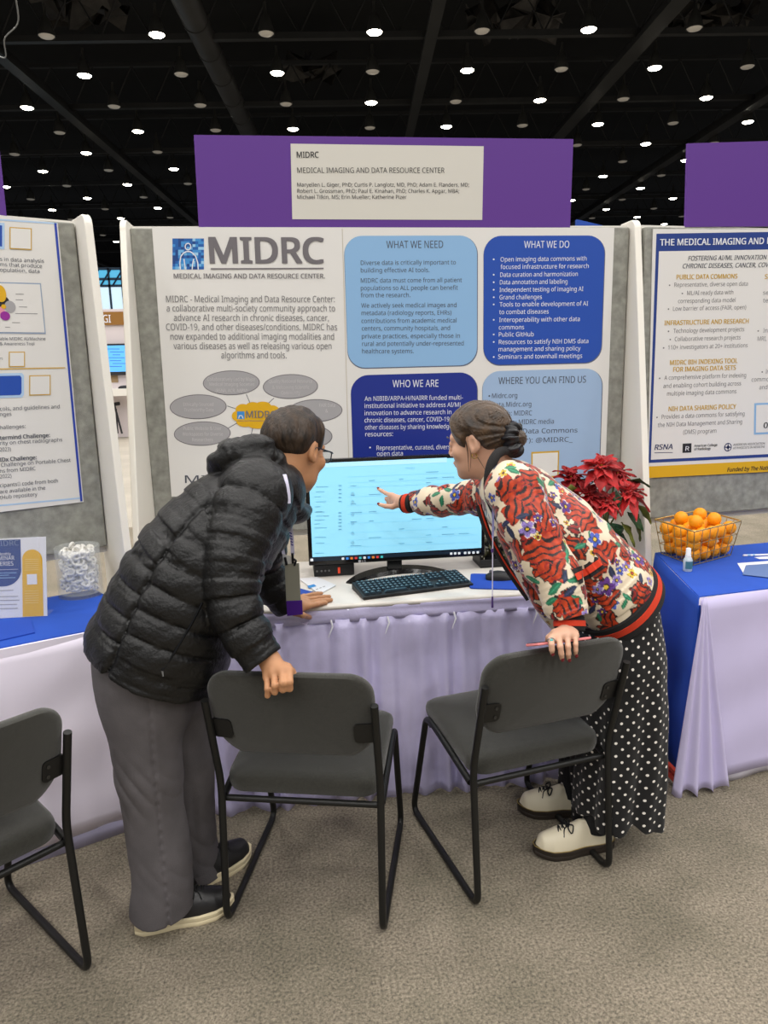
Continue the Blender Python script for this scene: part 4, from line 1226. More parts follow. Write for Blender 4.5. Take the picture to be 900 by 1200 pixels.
# ------------------------------------------------------------------ poinsettia
PC = np.array([1.345, 2.97, TZ])
t = thing('poinsettia', 'potted poinsettia with red bracts behind the woman’s back', 'potted plant', PC)
mb = MB(); mb.lathe([(.055, 0), (.07, .09), (.078, .11), (.072, .115), (.066, .10)], PC, 24); mb.build('pot', mat('foil_pot', (36, 92, 52), 0.35, 0.2), t, smooth=True)
M_red = mat('poinsettia_red', (178, 16, 20), 0.55, var=0.35, vscale=14, sheen=0.2); M_red2 = mat('poinsettia_deep_red', (146, 14, 20), 0.55, var=0.3, vscale=14)
M_leaf = mat('poinsettia_leaf', (36, 66, 36), 0.5, var=0.4, vscale=12); M_leaf2 = mat('poinsettia_olive_leaf', (98, 104, 40), 0.5, var=0.4, vscale=12)
def leaf(mb, base, d, L, W, droop, fold=0.35, side=None):
    d = np.asarray(d, float); d /= np.linalg.norm(d)
    s = np.cross(d, (0, 0, 1.0)); s /= np.linalg.norm(s) + 1e-9
    if side is not None: s = s * math.cos(side) + np.cross(d, s) * math.sin(side)
    up = np.cross(s, d)
    prof = [(0, .06), (.12, .30), (.28, .75), (.42, 1.0), (.55, .82), (.64, .86), (.78, .5), (.9, .22), (1, .02)]
    vs = []
    for a, w in prof:
        c = base + d * L * a - np.array([0, 0, 1.0]) * droop * L * a * a
        h = w * W / 2
        for q in (-1, -.5, 0, .5, 1):
            vs.append(c + s * h * q + up * (abs(q) * fold * h + 0.004 * math.sin(a * 12 + q * 3)))
    n = len(prof)
    mb.add(vs, [(i * 5 + k, i * 5 + k + 1, (i + 1) * 5 + k + 1, (i + 1) * 5 + k) for i in range(n - 1) for k in range(4)])
rp = np.random.RandomState(21)
heads = [(705, 548, 2.90, .085, M_red), (736, 578, 2.91, .075, M_red), (690, 582, 2.90, .075, M_red2), (668, 560, 2.98, .07, M_red2), (722, 556, 3.02, .075, M_red2), (712, 590, 2.88, .06, M_red)]
stems = MB()
for u, v, Y, L, m in heads:
    c = at(u, v, Y); mb = MB()
    face = np.array([rp.uniform(-.3, .3), -.75, .65])
    for ring, (n_, el, sc_) in enumerate(((8, .05, 1.15), (7, .45, .85), (5, .9, .5))):
        for k in range(n_):
            a = 2 * math.pi * (k + .5 * ring + rp.uniform(-.2, .2)) / n_
            f = face / np.linalg.norm(face); ax1 = np.cross(f, (0, 0, 1)); ax1 /= np.linalg.norm(ax1); ax2 = np.cross(ax1, f)
            d = (ax1 * math.cos(a) + ax2 * math.sin(a)) * math.cos(el) + f * math.sin(el)
            leaf(mb, c + f * .004 * ring, d, L * 1.12 * sc_ * rp.uniform(.85, 1.15), L * .68 * sc_, rp.uniform(.05, .4), side=rp.uniform(-.4, .4))
    fl = mb.build('flower', m, t, smooth=True, thick=0.0008)
    mb = MB()
    for k in range(6): mb.ball(c + face / np.linalg.norm(face) * .012 + rp.normal(size=3) * .006, .004, 6)
    mb.build('flower_buds', mat('bud_yellow', (206, 186, 60), 0.5), fl)
    stems.tube(catmull([PC + (0, 0, .09), PC * .5 + c * .5 + (0, .01, .03), c], 8), .004, 6)
stems.build('stem', M_leaf2, t)
for k, (u, v, Y, du, dv, L, m) in enumerate([(712, 610, 2.9, 6, 26, .12, M_leaf), (735, 600, 2.9, 30, 30, .10, M_leaf), (728, 612, 2.9, 22, 34, .11, M_leaf2), (745, 590, 2.92, 20, 22, .10, M_leaf2), (700, 600, 2.92, -10, 25, .1, M_leaf), (735, 562, 2.95, 34, 6, .10, M_leaf),
                                      (676, 572, 2.9, -20, 4, .08, M_leaf2), (722, 575, 2.89, 2, 20, .07, M_leaf), (742, 605, 2.95, 10, 30, .1, M_leaf2), (715, 625, 2.88, 10, 20, .1, M_leaf), (730, 625, 2.92, -4, 24, .1, M_leaf), (695, 565, 2.98, -30, -6, .1, M_leaf)]):
    mb = MB(); b0 = at(u, v, Y); d = at(u + du, v + dv, Y - .02) - b0
    leaf(mb, b0, d, L, L * .58, .15, side=rp.uniform(-.6, 1.1)); mb.build('leaf', m, t, smooth=True, thick=0.0008)

# ------------------------------------------------------------------ things on the left table
jc = onz(92, 700, TZ + .002); jr = 0.081; jh = 0.185
jc = jc + np.array([0.0, 0.045, 0])
t = thing('glass_jar', 'clear glass cylinder jar full of white rings on the blue cloth at left', 'jar', jc)
M_glass = mat('clear_glass', (236, 242, 242), 0.03, alpha=0.16)
mb = MB(); mb.lathe([(.001, .0), (jr, .0), (jr, jh), (jr - .003, jh + .001), (jr - .004, jh), (jr - .004, .012), (.001, .012)], jc, 40); mb.build('glass_wall', M_glass, t, smooth=True)
M_ringw = mat('white_plastic_ring', (232, 230, 224), 0.5); 
mb = MB()
nR = 22; rr_ = random.Random(8)
ring0 = None
for k in range(210):
    while True:
        x, y = rr_.uniform(-1, 1), rr_.uniform(-1, 1)
        if x * x + y * y < 1 and (x * x + y * y > .35 or k > 150): break
    z = .026 + .135 * k / 210.0 + (0.03 * (1 - x * x - y * y) if k > 150 else 0)
    if ring0 is None:
        mb = MB(); vs = []
        mb.tube([(.0105 * math.cos(a), .0105 * math.sin(a), 0) for a in np.linspace(0, 2 * math.pi, 16, endpoint=False)], .0052, 8, closed=True)
        ring0 = mb.build('white_ring', M_ringw, smooth=True); o = ring0
        tag(o, 'small white ring heaped inside the clear glass jar', 'ring', 'white rings in the glass jar')
    else:
        o = ring0.copy(); COL.objects.link(o)
    o.location = tuple(jc + np.array([x * (jr - .02), y * (jr - .02), z]))
    out = math.atan2(y, x)
    o.rotation_euler = (math.pi / 2 + rr_.uniform(-.9, .9), rr_.uniform(-.6, .6), out + math.pi / 2 + rr_.uniform(-.7, .7))
# seminar flyer in an acrylic stand
fa, fb = onz(-34, 727, TZ), onz(54, 722.5, TZ)
fy = math.atan2(fb[1] - fa[1], fb[0] - fa[0])
sh = Sheet((fb[0], fb[1], 0), fy)
t = thing('leaflet_stand', 'upright white leaflet with blue and yellow shapes in a clear stand at the left edge', 'leaflet stand', (fa + fb) / 2 * np.array([1, 1, 0]) + np.array([0, 0, TZ]), 0)
a = (52.5, 630)
f = lambda x, y: (x / 5.625, 620 + y / 5.625)
sh.slab('paper', (f(-190, 76), f(302, 50), f(312, 580), f(-190, 604)), 0.0015, mat('white_paper', (228, 228, 232), 0.5), t)
NB = mat('flyer_navy', (22, 62, 132), 0.45)
out = [f(-150, 76), f(135, 68), f(140, 270)] + [f(140 - 120 * (1 - math.cos(q)), 270 + 108 * math.sin(q)) for q in np.linspace(0.1, math.pi / 2, 10)] + [f(-150, 378)]
sh.quad('blue_shape', out, 1, NB)
out = [f(150, 578), f(147, 200)] + [f(212 - 66 * math.cos(q), 200 - 66 * math.sin(q)) for q in np.linspace(0.1, math.pi - .1, 14)] + [f(279, 198), f(288, 572)]
sh.quad('yellow_shape', out, 1, mat('flyer_yellow', (228, 178, 28), 0.45))
def ft(s, x0, x1, y, cap, m, w=0.0, b='flyer_text'):
    p, q_ = f(x0, y), f(x1, y - (x1 - x0) * .03); sh.text(b, s, p[0], q_[0], p[1], cap, 2, m, v1=q_[1], weight=w)
M_mid = mat('flyer_title_ink', (110, 130, 170), 0.5)
ft('MIDRC', -40, 126, 112, 6.2, M_mid, 0.012, 'flyer_title'); ft('Monthly', -10, 74, 174, 3.4, M_wink, .004); ft('SEMINAR', -44, 97, 206, 4.8, M_wink, .008); ft('SERIES', -16, 90, 242, 4.8, M_wink, .008)
sh.line('flyer_text', f(0, 268), f(120, 264), .4, 2, M_wink)
for y, a, b in ((290, -10, 110), (305, 0, 60), (322, -10, 104)): sh.line('flyer_small_lines', f(a, y), f(b, y - 3), 0.8, 2, M_lblue)
for y in (200, 214, 228, 242, 256, 270, 408, 424, 440, 456, 470, 486): sh.line('yellow_shape_lines', f(166, y), f(256, y - 3), 0.6, 2, mat('flyer_pale_line', (240, 214, 130), 0.5))
sh.quad('code_blank', [f(178, 298), f(244, 295), f(246, 362), f(180, 366)], 2, MATS['white_paper'])
for y, a, b in ((405, 0, 90), (445, 0, 120), (470, 0, 130), (498, 0, 112), (524, 0, 118)): sh.line('grey_small_lines', f(a, y), f(b, y - 3), 1.0, 2, M_ell)
sh.finish(t)
sg = Sheet((fb[0], fb[1], 0), fy)
M_acr = mat('clear_acrylic', (245, 248, 250), 0.05, alpha=0.05)
dn = sh.n
mb = MB(); b0, t0 = sh.loc(*f(316, 582)), sh.loc(*f(306, 46)); l0 = sh.loc(*f(-190, 604))
for off in (.004, -.006):
    P_ = [sh.pt(l0[0], TZ + .004, off), sh.pt(b0[0], TZ + .004, off), sh.pt(b0[0], t0[1], off), sh.pt(l0[0], t0[1], off)]
    P2 = [q + sh.n * -.0015 for q in P_]
    mb.add(P_ + P2, [(0, 1, 2, 3), (7, 6, 5, 4), (0, 4, 5, 1), (1, 5, 6, 2), (2, 6, 7, 3), (3, 7, 4, 0)])
P_ = [sh.pt(l0[0], TZ + .003, .004), sh.pt(b0[0], TZ + .003, .004), sh.pt(b0[0], TZ + .003, -.06), sh.pt(l0[0], TZ + .003, -.06)]
mb.add(P_ + [q + np.array([0, 0, .002]) for q in P_], [(3, 2, 1, 0), (4, 5, 6, 7), (0, 1, 5, 4), (1, 2, 6, 5), (2, 3, 7, 6), (3, 0, 4, 7)])
mb.build('clear_holder', M_acr, t)
o, _ = sheet_card('mouse_pad', 'flat blue pad on the blue cloth at the left edge', [(-60, 738), (36, 727), (41, 743), (-60, 766)], mat('blue_rubber_pad', (28, 72, 176), 0.8), TZ + .0025, t=.004); o['category'] = 'mouse pad'

# ------------------------------------------------------------------ things on the right table
Bq = [onz(775, 650, TZ), onz(812, 664, TZ), onz(856, 652, TZ)]
B0, B1, B2_ = Bq; B3_ = B0 + B2_ - B1
bc = (B0 + B2_) / 2
t = thing('wire_basket', 'gold wire basket full of orange balls on the blue cloth', 'basket', (bc[0], bc[1], TZ + .002))
bh = 0.153
grow = 1.24
low = [np.array([p[0], p[1], TZ + .006]) for p in (B0, B1, B2_, B3_)]
top = [np.array([bc[0] + (p[0] - bc[0]) * grow, bc[1] + (p[1] - bc[1]) * grow, TZ + bh]) for p in (B0, B1, B2_, B3_)]
M_wire = mat('brass_wire', (196, 166, 104), 0.35, 0.7)
mb = MB(); mb.tube(fillet(top + [top[0]], .02), .0035, 8); mb.build('rim', M_wire, t, smooth=True)
mb = MB()
for f_ in (0, .3, .62):
    ring = [a * (1 - f_) + b * f_ for a, b in zip(low, top)]
    mb.tube(ring + [ring[0]], .0016, 6)
for k in range(4):
    a0, a1, b0_, b1_ = low[k], low[(k + 1) % 4], top[k], top[(k + 1) % 4]
    for q in np.linspace(0, 1, 7):
        mb.tube([a0 * (1 - q) + a1 * q, b0_ * (1 - q) + b1_ * q], .0016, 6)
for q in np.linspace(.15, .85, 5):
    mb.tube([low[0] * (1 - q) + low[1] * q, low[3] * (1 - q) + low[2] * q], .0016, 6)
mb.build('wire_mesh', M_wire, t, smooth=True)
M_or = mat('orange_foam', (246, 158, 6), 0.5, var=0.05, vscale=30, bump=0.1, bscale=300)
u1 = (low[1] - low[0]); u2 = (low[3] - low[0])
ball0 = None; br = 0.0285
rr_ = random.Random(2)
l1, l2 = np.linalg.norm(u1), np.linalg.norm(u2)
d1, d2 = u1 / l1, u2 / l2
cnt = 0
for lay in range(4):
    z = TZ + .010 + br + lay * br * 1.40
    g = 1 + .20 * (lay * .32)
    if lay == 3: g = 0.72
    L1, L2 = l1 * g - 2 * br, l2 * g - 2 * br
    n1_, n2_ = max(2, int(L1 / (2 * br)) + 1), max(2, int(L2 / (2 * br)) + 1)
    if lay % 2: n1_, n2_ = max(2, n1_ - (lay == 3)), max(2, n2_ - 1)
    for i in range(n1_):
        for j in range(n2_):
            p = bc * np.array([1, 1, 0]) + d1 * L1 * (i / (n1_ - 1) - .5) + d2 * L2 * (j / (n2_ - 1) - .5) + np.array([rr_.uniform(-.003, .003), rr_.uniform(-.003, .003), z + rr_.uniform(-.003, .006)])
            if ball0 is None:
                mb = MB(); mb.ball((0, 0, 0), br, 20); ball0 = mb.build('orange_ball', M_or, smooth=True); o = ball0
                tag(o, 'smooth orange ball heaped in the gold wire basket', 'ball', 'orange balls in the wire basket')
            else:
                o = ball0.copy(); COL.objects.link(o)
            o.location = tuple(p); cnt += 1
bo = onz(805.5, 669, TZ + .002)
t = thing('sanitizer_bottle', 'small clear spray bottle standing in front of the orange balls', 'bottle', bo)
mb = MB(); mb.lathe([(.001, 0), (.016, 0), (.0175, .003), (.0175, .046), (.012, .056), (.009, .058)], bo, 20)
mb.build('bottle_body', mat('clear_bottle', (214, 226, 232), 0.1, alpha=0.75), t, smooth=True)
mb = MB(); mb.lathe([(.011, .056), (.011, .064), (.0095, .066), (.0095, .09), (.006, .093)], bo, 16); mb.build('spray_cap', mat('white_cap', (226, 228, 232), 0.4), t, smooth=True)
mb = MB()
mb.grid(lambda a, b: (bo[0] + .0182 * math.sin(-1.0 + 1.9 * a), bo[1] - .0182 * math.cos(-1.0 + 1.9 * a), bo[2] + .012 + .03 * b), 10, 1); mb.build('bottle_label', mat('bottle_label_teal', (70, 120, 130), 0.5), t)
M_wp = MATS['white_paper']
sheet_card('leaflet', 'white leaflet under the blue one at the right edge of the table', [(864, 661), (905, 658), (905, 673), (871, 672.5)], M_wp, TZ + .0025)
sheet_card('leaflet', 'slate blue leaflet at the right edge of the blue tablecloth', [(874, 664), (905, 662), (905, 679), (870, 675)], mat('slate_blue_paper', (92, 118, 168), 0.5), TZ + .005)
sheet_card('leaflet', 'narrow white strip of paper behind the leaflets on the blue cloth', [(884, 654), (905, 652.5), (905, 656), (890, 656)], M_wp, TZ + .0025)
t = thing('pen', 'white pen lying on the blue cloth at the right edge', 'pen', onz(885, 650.5, TZ + .006))
mb = MB(); mb.tube([onz(871, 651, TZ + .006), onz(905, 650, TZ + .006)], .0045, 8); mb.build('barrel', M_wp, t)
mb = MB(); mb.tube([onz(876, 650.8, TZ + .0065), onz(879, 650.7, TZ + .0065)], .005, 8); mb.tube([onz(882, 650.6, TZ + .0065), onz(884, 650.5, TZ + .0065)], .005, 8); mb.build('pen_ring', M_lblue, t)

# ------------------------------------------------------------------ chairs
M_up = mat('charcoal_upholstery', (46, 45, 39), 0.95, var=0.18, vscale=160, bump=0.35, bscale=900, sheen=0.3)
M_stl = mat('black_steel_tube', (30, 30, 29), 0.42, 0.3)
M_plate = mat('black_bracket', (20, 20, 20), 0.5)
def cushion(mb, outline, levels, bend):
    """outline: 2-D ring (a,b); levels: (scale-or-inset, depth); bend(a,b,depth)->xyz"""
    R_ = []
    for ins, dep in levels:
        ring = []
        for a, b in outline:
            ring.append(bend(a, b, ins, dep))
        R_.append(ring)
    mb.rings(R_)
def make_chair(label, loc, rz):
    t = thing('stacking_chair', label, 'chair', loc, rz, 'grey upholstered chairs in front of the tables')
    W = 0.226; r = 0.0105
    for s in (-1, 1):
        pts = [(s * W, -.040, .716), (s * W, .034, .432), (s * W, .0, .011), (s * W, .52, .011), (s * W, .385, .432), (s * W, .30, .425), (s * W, .052, .382)]
        P = [np.array(pts[0])] + fillet(pts, .035)[1:]
        P2 = fillet([pts[0], pts[1]] + pts[2:], .045, 6)
        mb = MB(); mb.tube(P2, r, 10); mb.build('side_frame', M_stl, t, local=True, smooth=True)
    mb = MB(); mb.tube([(-W, .05, .375), (W, .05, .375)], .0095, 10); mb.build('rear_crossbar', M_stl, t, local=True, smooth=True)
    mb = MB(); mb.tube([(-W, .36, .412), (W, .36, .412)], .0095, 10); mb.build('front_crossbar', M_stl, t, local=True, smooth=True)
    # seat: padded, front edge rolled down
    out = rrect(-.222, .045, .222, .445, .055, 7)
    cx_, cy_ = 0, .245
    lv = [(.90, -.004), (.985, .0), (1.0, .014), (1.0, .026), (.985, .038), (.94, .045), (.8, .049), (.5, .052), (.15, .053)]
    def bend(a, b, k, d):
        x = cx_ + (a - cx_) * k; y = cy_ + (b - cy_) * k
        z = .398 + .10 * (y - .05) - max(0, y - .36) ** 2 * 2.6 + d
        return (x, y, z)
    mb = MB(); cushion(mb, out, lv, bend); mb.build('seat', M_up, t, local=True, smooth=True)
    # back rest: rounded, bowed, lower edge curved
    n = 72; out = []
    base = rrect(-.224, .560, .224, .800, .068, 10)
    for a, b in base:
        if b < .64: b = b - .050 * (1 - (a / .224) ** 2) * (.64 - b) / .08 
        out.append((a, b))
    cz = .675
    back = [(.2, .020), (.6, .020), (.9, .019), (.965, .016), (.992, .009), (1.0, 0.0), (.992, -.010), (.965, -.018), (.9, -.021), (.6, -.024), (.2, -.024)]
    def bb(a, b, k, d):
        x = a * k; z = cz + (b - cz) * k
        y = -.004 - .30 * (z - .62) + .30 * x * x + d + 0.009
        return (x, y, z)
    mb = MB(); cushion(mb, out, back, bb); mb.build('backrest', M_up, t, local=True, smooth=True)
    for s in (-1, 1):
        yb = lambda x, z: -.004 - .30 * (z - .62) + .30 * x * x - .024 + .009
        mb = MB()
        pts = rrect(.166, .590, .226, .652, .012, 4)
        mb.rings([[(s * x, yb(x, z) - q, z) for x, z in (pts if s > 0 else pts[::-1])] for q in (-.004, .003)])
        pl = mb.build('bracket', M_plate, t, local=True)
        mb = MB()
        for z in (.605, .635): mb.tube([(s * .18, yb(.18, z) - .002, z), (s * .18, yb(.18, z) - .006, z)], .005, 8)
        mb.build('screw', mat('screw_steel', (60, 60, 58), 0.4, 0.6), pl)
    return t
ch = make_chair('grey upholstered black framed chair with the man’s hand on its back', (-0.022, 1.845, 0), math.radians(-14.5))
def copy_chair(label, loc, rz):
    c = copy_tree(ch); c.location = loc; c.rotation_euler = (0, 0, rz); c['label'] = label
    for x in c.children:
        for y in x.children: pass
    return c
copy_chair('grey upholstered black framed chair with the woman’s hand on its back', (0.707, 1.888, 0), math.radians(11.5))
CY = math.radians(41)
rr0 = np.array([-0.592, 1.775])
c0 = rr0 - np.array([math.cos(CY), math.sin(CY)]) * .225
copy_chair('grey upholstered chair cut off at the left edge, holding a black bag', (c0[0], c0[1], 0), CY)
M_bag = mat('black_bag_fabric', (20, 20, 22), 0.8, var=0.3, vscale=30)
bgc = np.array([c0[0] - math.sin(CY) * .17 - math.cos(CY) * .10, c0[1] + math.cos(CY) * .17 - math.sin(CY) * .10])
tb = thing('shoulder_bag', 'black bag standing on the seat of the leftmost chair', 'bag', (bgc[0], bgc[1], .44), CY)
def fbag(P):
    q = P - np.array([0, 0, .207], np.float32)
    d = np.maximum(np.abs(q[:, 0]) - .12, 0) ** 2 + np.maximum(np.abs(q[:, 1]) - .05, 0) ** 2 + np.maximum(np.abs(q[:, 2]) - .165, 0) ** 2
    return np.sqrt(d) - .04 + .006 * wob(P, 45, 3)
soft('bag_body', fbag, (-.2, -.13, -.03), (.2, .13, .47), .006, M_bag, tb, local=True)
mb = MB(); mb.tube(catmull([(-.09, 0, .39), (-.05, .02, .45), (.05, .02, .45), (.09, 0, .39)], 16), .009, 8); mb.build('handle', M_bag, tb, local=True, smooth=True)
# ------------------------------------------------------------------ people
def frame(face, pitch, roll=0.0):
    """head axes (right, forward, up) from the horizontal way the face looks and its downward pitch"""
    h = np.array([face[0], face[1], 0.0]); h /= np.linalg.norm(h)
    f = h * math.cos(pitch) + np.array([0, 0, -math.sin(pitch)])
    u = h * math.sin(pitch) + np.array([0, 0, math.cos(pitch)])
    r = np.cross(f, u)
    r, u = r * math.cos(roll) + u * math.sin(roll), u * math.cos(roll) - r * math.sin(roll)
    return np.stack([r, f, u], 1)
def head_sdf(Q, female):
    """head in its own axes: x right, y face, z up, metres; centre between the ears"""
    d = ellip(Q, (0, -.012, .032), (.077, .098, .086))
    d = smin(d, ellip(Q, (0, .030, -.035), (.064, .066, .088)), .03)
    d = smin(d, ellip(Q, (0, .036, -.086), (.050 if not female else .043, .050, .036)), .03)
    d = smin(d, ellip(Q, (0, .074, -.108), (.020, .018, .016)), .022)
    ax = np.abs(Q[:, 0]); S = np.stack([ax, Q[:, 1], Q[:, 2]], 1)
    d = smin(d, cone(S, (.012, .090 - .005 * female, .024), (.045, .076 - .004 * female, .022), .010, .010), .015)          # brow
    d = smax(d, -ellip(S, (.033, .100 + .003 * female, .004), (.019, .016, .012)), .014)                     # eye sockets
    d = smin(d, ellip(S, (.050 - .003 * female, .066 - .004 * female, -.028), (.020, .018, .018)), .025)                      # cheek bones
    d = smin(d, cone(Q, (0, .092, .012), (0, .112 - .004 * female, -.030 + .004 * female), .0075 - .001 * female, .0105 - .002 * female), .010)              # nose
    d = smin(d, ellip(S, (.010, .101, -.034), (.007, .009, .007)), .006)
    d = smin(d, ellip(Q, (0, .094, -.063), (.022, .010, .006)), .006)                        # lips
    d = smin(d, ellip(Q, (0, .091, -.073), (.019, .010, .007)), .005)
    d = smin(d, ellip(S, (.033, .083, .004), (.0125, .0125, .0125)), .003)                   # lids over the eyeballs
    d = smax(d, -ellip(S, (.033, .097, .0025), (.0105, .007, .0035)), .003)
    # ear: rim, bowl, lobe
    t = Q.copy(); t[:, 0] = ax
    e = ellip(t, (.079, -.012, -.004), (.010, .020, .031))
    e = smax(e, -ellip(t, (.091, -.006, -.003), (.010, .0115, .020)), .005)
    e = smin(e, ellip(t, (.078, -.004, -.031), (.007, .009, .009)), .006)
    d = smin(d, e, .006)
    return d
class Prims:
    """smooth union of round cones with per-group blending, culled to their boxes"""
    def __init__(s): s.g = []
    def add(s, fn, lo, hi, k=0.02): s.g.append((fn, np.asarray(lo, np.float32), np.asarray(hi, np.float32), k)); return s
    def chain(s, pts, rad, k=0.02, fork=0.012):
        pts = [np.asarray(p, float) for p in pts]
        rad = rad if hasattr(rad, '__len__') else [rad] * len(pts)
        def fn(P):
            d = None
            for a, b, ra, rb in zip(pts[:-1], pts[1:], rad[:-1], rad[1:]):
                c = cone(P, a, b, ra, rb); d = c if d is None else smin(d, c, 0.004)
            return d
        m = max(rad) + 0.05
        return s.add(fn, np.min(pts, 0) - m, np.max(pts, 0) + m, k)
    def tube(s, T, k=0.03): return s.add(lambda P: T(P)[0], T.lo, T.hi, k)
    def __call__(s, P):
        D = np.full(len(P), 0.3, np.float32)
        for fn, lo, hi, k in s.g:
            ix = np.nonzero(np.all((P > lo) & (P < hi), axis=1))[0]
            if len(ix): D[ix] = smin(D[ix], fn(P[ix]).astype(np.float32), k)
        return D
def add_hand(pr, wrist, knuckles, fingers, thumb, r=0.0092, palm=0.0125):
    w = np.asarray(wrist, float); K = [np.asarray(k, float) for k in knuckles]
    def pf(P):
        d = cone(P, w, (K[1] + K[2]) / 2 * .55 + w * .45, .0195, .016)
        for k in K:
            d = smin(d, cone(P, w * .75 + k * .25, k, .0145, palm * .88), .012)
        for a, b in zip(K[:-1], K[1:]): d = smin(d, cone(P, a * .85 + w * .15, b * .85 + w * .15, palm * .85, palm * .85), .008)
        return d
    allp = np.array([w] + K)
    pr.add(pf, allp.min(0) - .06, allp.max(0) + .06, .02)
    for k, f, s in zip(K, fingers, (1.0, 1.04, .97, .86)):
        pts = [k] + [np.asarray(p, float) for p in f]
        n = len(pts); rad = [r * s * (1.08, .98, .9, .78)[min(i, 3)] for i in range(n)]
        pr.chain(pts, rad, .0035)
    pts = [w * .72 + np.asarray(thumb[0]) * .28] + [np.asarray(p, float) for p in thumb]
    pr.chain(pts, [.013] + [r * 1.2, r * 1.08, r * .9][:len(thumb)], .006)
def nails(name, tips, m, parent):
    mb = MB()
    for p, d, out in tips:
        d = np.asarray(d, float); d /= np.linalg.norm(d); o = np.asarray(out, float); o = o - d * (o @ d); o /= np.linalg.norm(o); s = np.cross(d, o)
        mb = MB(); mb.ball(np.asarray(p) + o * .0052, (.0052, .0072, .0030), 10, R=np.stack([s, d, o], 1)); mb.build(name, m, parent, smooth=True)

LACE_T = .58
def shoe(name, toe, heel, L_scale, parent, M_upper, M_sole, M_lace, sole_h, toe_r, lug, sole_out, tongue_h):
    toe = np.asarray(toe, float); heel = np.asarray(heel, float)
    y = toe - heel; L = np.linalg.norm(y); y /= L; x = np.cross(y, (0, 0, 1.0)); z = np.array([0, 0, 1.0])
    Rm = np.stack([x, y, z], 1)
    W = lambda p: heel + Rm @ np.asarray(p, float)
    def prof(t):
        return np.interp(t, (0, .06, .2, .4, .62, .8, .92, 1), (.018, .030, .034, .034, .045, .043, .030, .008))
    # sole outline
    ts = np.concatenate([[0], np.linspace(.015, .985, 22), [1]])
    right = [(prof(t) , t * L) for t in ts]; left = [(-prof(t) * .92, t * L) for t in ts[::-1]]
    out = right + left
    mb = MB()
    spring = lambda yy: 0.010 * max(0, (yy / L - .72) / .28) ** 2
    rings = []
    for g, zz in ((.96, 0.0), (1.0, .004), (1.0, sole_h * .5), (.985, sole_h * .55), (1.0, sole_h * .6), (1.0, sole_h), (.94, sole_h + .002)):
        k = 1 + (sole_out * 2 / L if g == 1.0 else 0)
        rings.append([W((a * g * (1 + sole_out / .04), (b - L / 2) * (g + sole_out / L) + L / 2, zz + spring(b))) for a, b in out])
    mb.rings(rings); sh_ = mb
    # upper as a soft volume
    def fn(P):
        Q = (P - heel.astype(np.float32)) @ Rm.astype(np.float32)
        t = np.clip(Q[:, 1] / L, 0, 1)
        w = np.interp(t, (0, .06, .2, .4, .62, .8, .92, 1), (.024, .031, .034, .034, .043, .041, .031, .014)).astype(np.float32)
        h = np.interp(t, (0, .1, .25, .42, .55, .68, .8, .92, 1), (tongue_h * .78, tongue_h * .86, tongue_h * .92, tongue_h, tongue_h * .80, toe_r + .018, toe_r + .008, toe_r, toe_r * .55)).astype(np.float32)
        zc = sole_h + .002
        yy = np.where(Q[:, 1] < .022, .022 - Q[:, 1], np.where(Q[:, 1] > L - .030, Q[:, 1] - (L - .030), 0))
        k = np.sqrt((Q[:, 0] / w) ** 2 + (np.maximum(Q[:, 2] - zc, 0) / h) ** 2 * np.where(t > .6, 1.0, 1.0) + (yy / .027) ** 2)
        d = (k - 1) * np.minimum(w, h) * .8
        return np.maximum(d, zc - .006 - Q[:, 2] + 0.0 * t) .astype(np.float32)
    pts = np.array([W((a, b, c)) for a in (-.06, .06) for b in (-.03, L + .03) for c in (-.01, tongue_h + .06)])
    V, Fq = surface(fn, pts.min(0), pts.max(0), .0035)
    V = relax(V, Fq, 1)
    up = qmesh(name, V, Fq, M_upper, parent)
    sh_.build('sole', M_sole, up, smooth=True)
    mb = MB()
    for k in range(3):
        t = LACE_T + .05 * k; hh = sole_h + np.interp(t, (.42, .55, .68), (tongue_h, tongue_h * .80, toe_r + .018)) + .001
        ww = .020
        mb.tube(catmull([W((-ww, t * L, hh - .010)), W((0, t * L + .003, hh + .003)), W((ww, t * L, hh - .010))], 8), .0022, 6)
        mb.tube(catmull([W((-ww, (t + .045) * L, hh - .014)), W((0, t * L + .006, hh + .003)), W((ww, (t - .005) * L, hh - .010))], 8), .0022, 6)
    t = LACE_T - .02; hh = sole_h + np.interp(t, (.42, .55, .68), (tongue_h, tongue_h * .80, toe_r + .018)) + .004
    for s in (-1, 1):
        mb.tube(catmull([W((0, t * L, hh)), W((s * .02, t * L - .005, hh + .008)), W((s * .036, t * L + .006, hh - .008)), W((s * .016, t * L + .01, hh - .002)), W((0, t * L, hh))], 12), .0022, 6)
        mb.tube(catmull([W((0, t * L, hh)), W((s * .014, t * L + .022, hh - .004)), W((s * .03, t * L + .03, hh - .022))], 8), .002, 6)
    mb.build('lace', M_lace, up, smooth=True)
    if lug:
        mb = MB()
        st = [W((a * 1.0 * (1 + sole_out / .04 * .9), (b - L / 2) * (1 + sole_out / L * .9) + L / 2, sole_h + .0032 + spring(b))) for a, b in out]
        mb.tube(st, .0013, 5, closed=True); mb.build('welt_stitching', mat('yellow_welt_stitch', (150, 128, 70), 0.7), up)
    return up

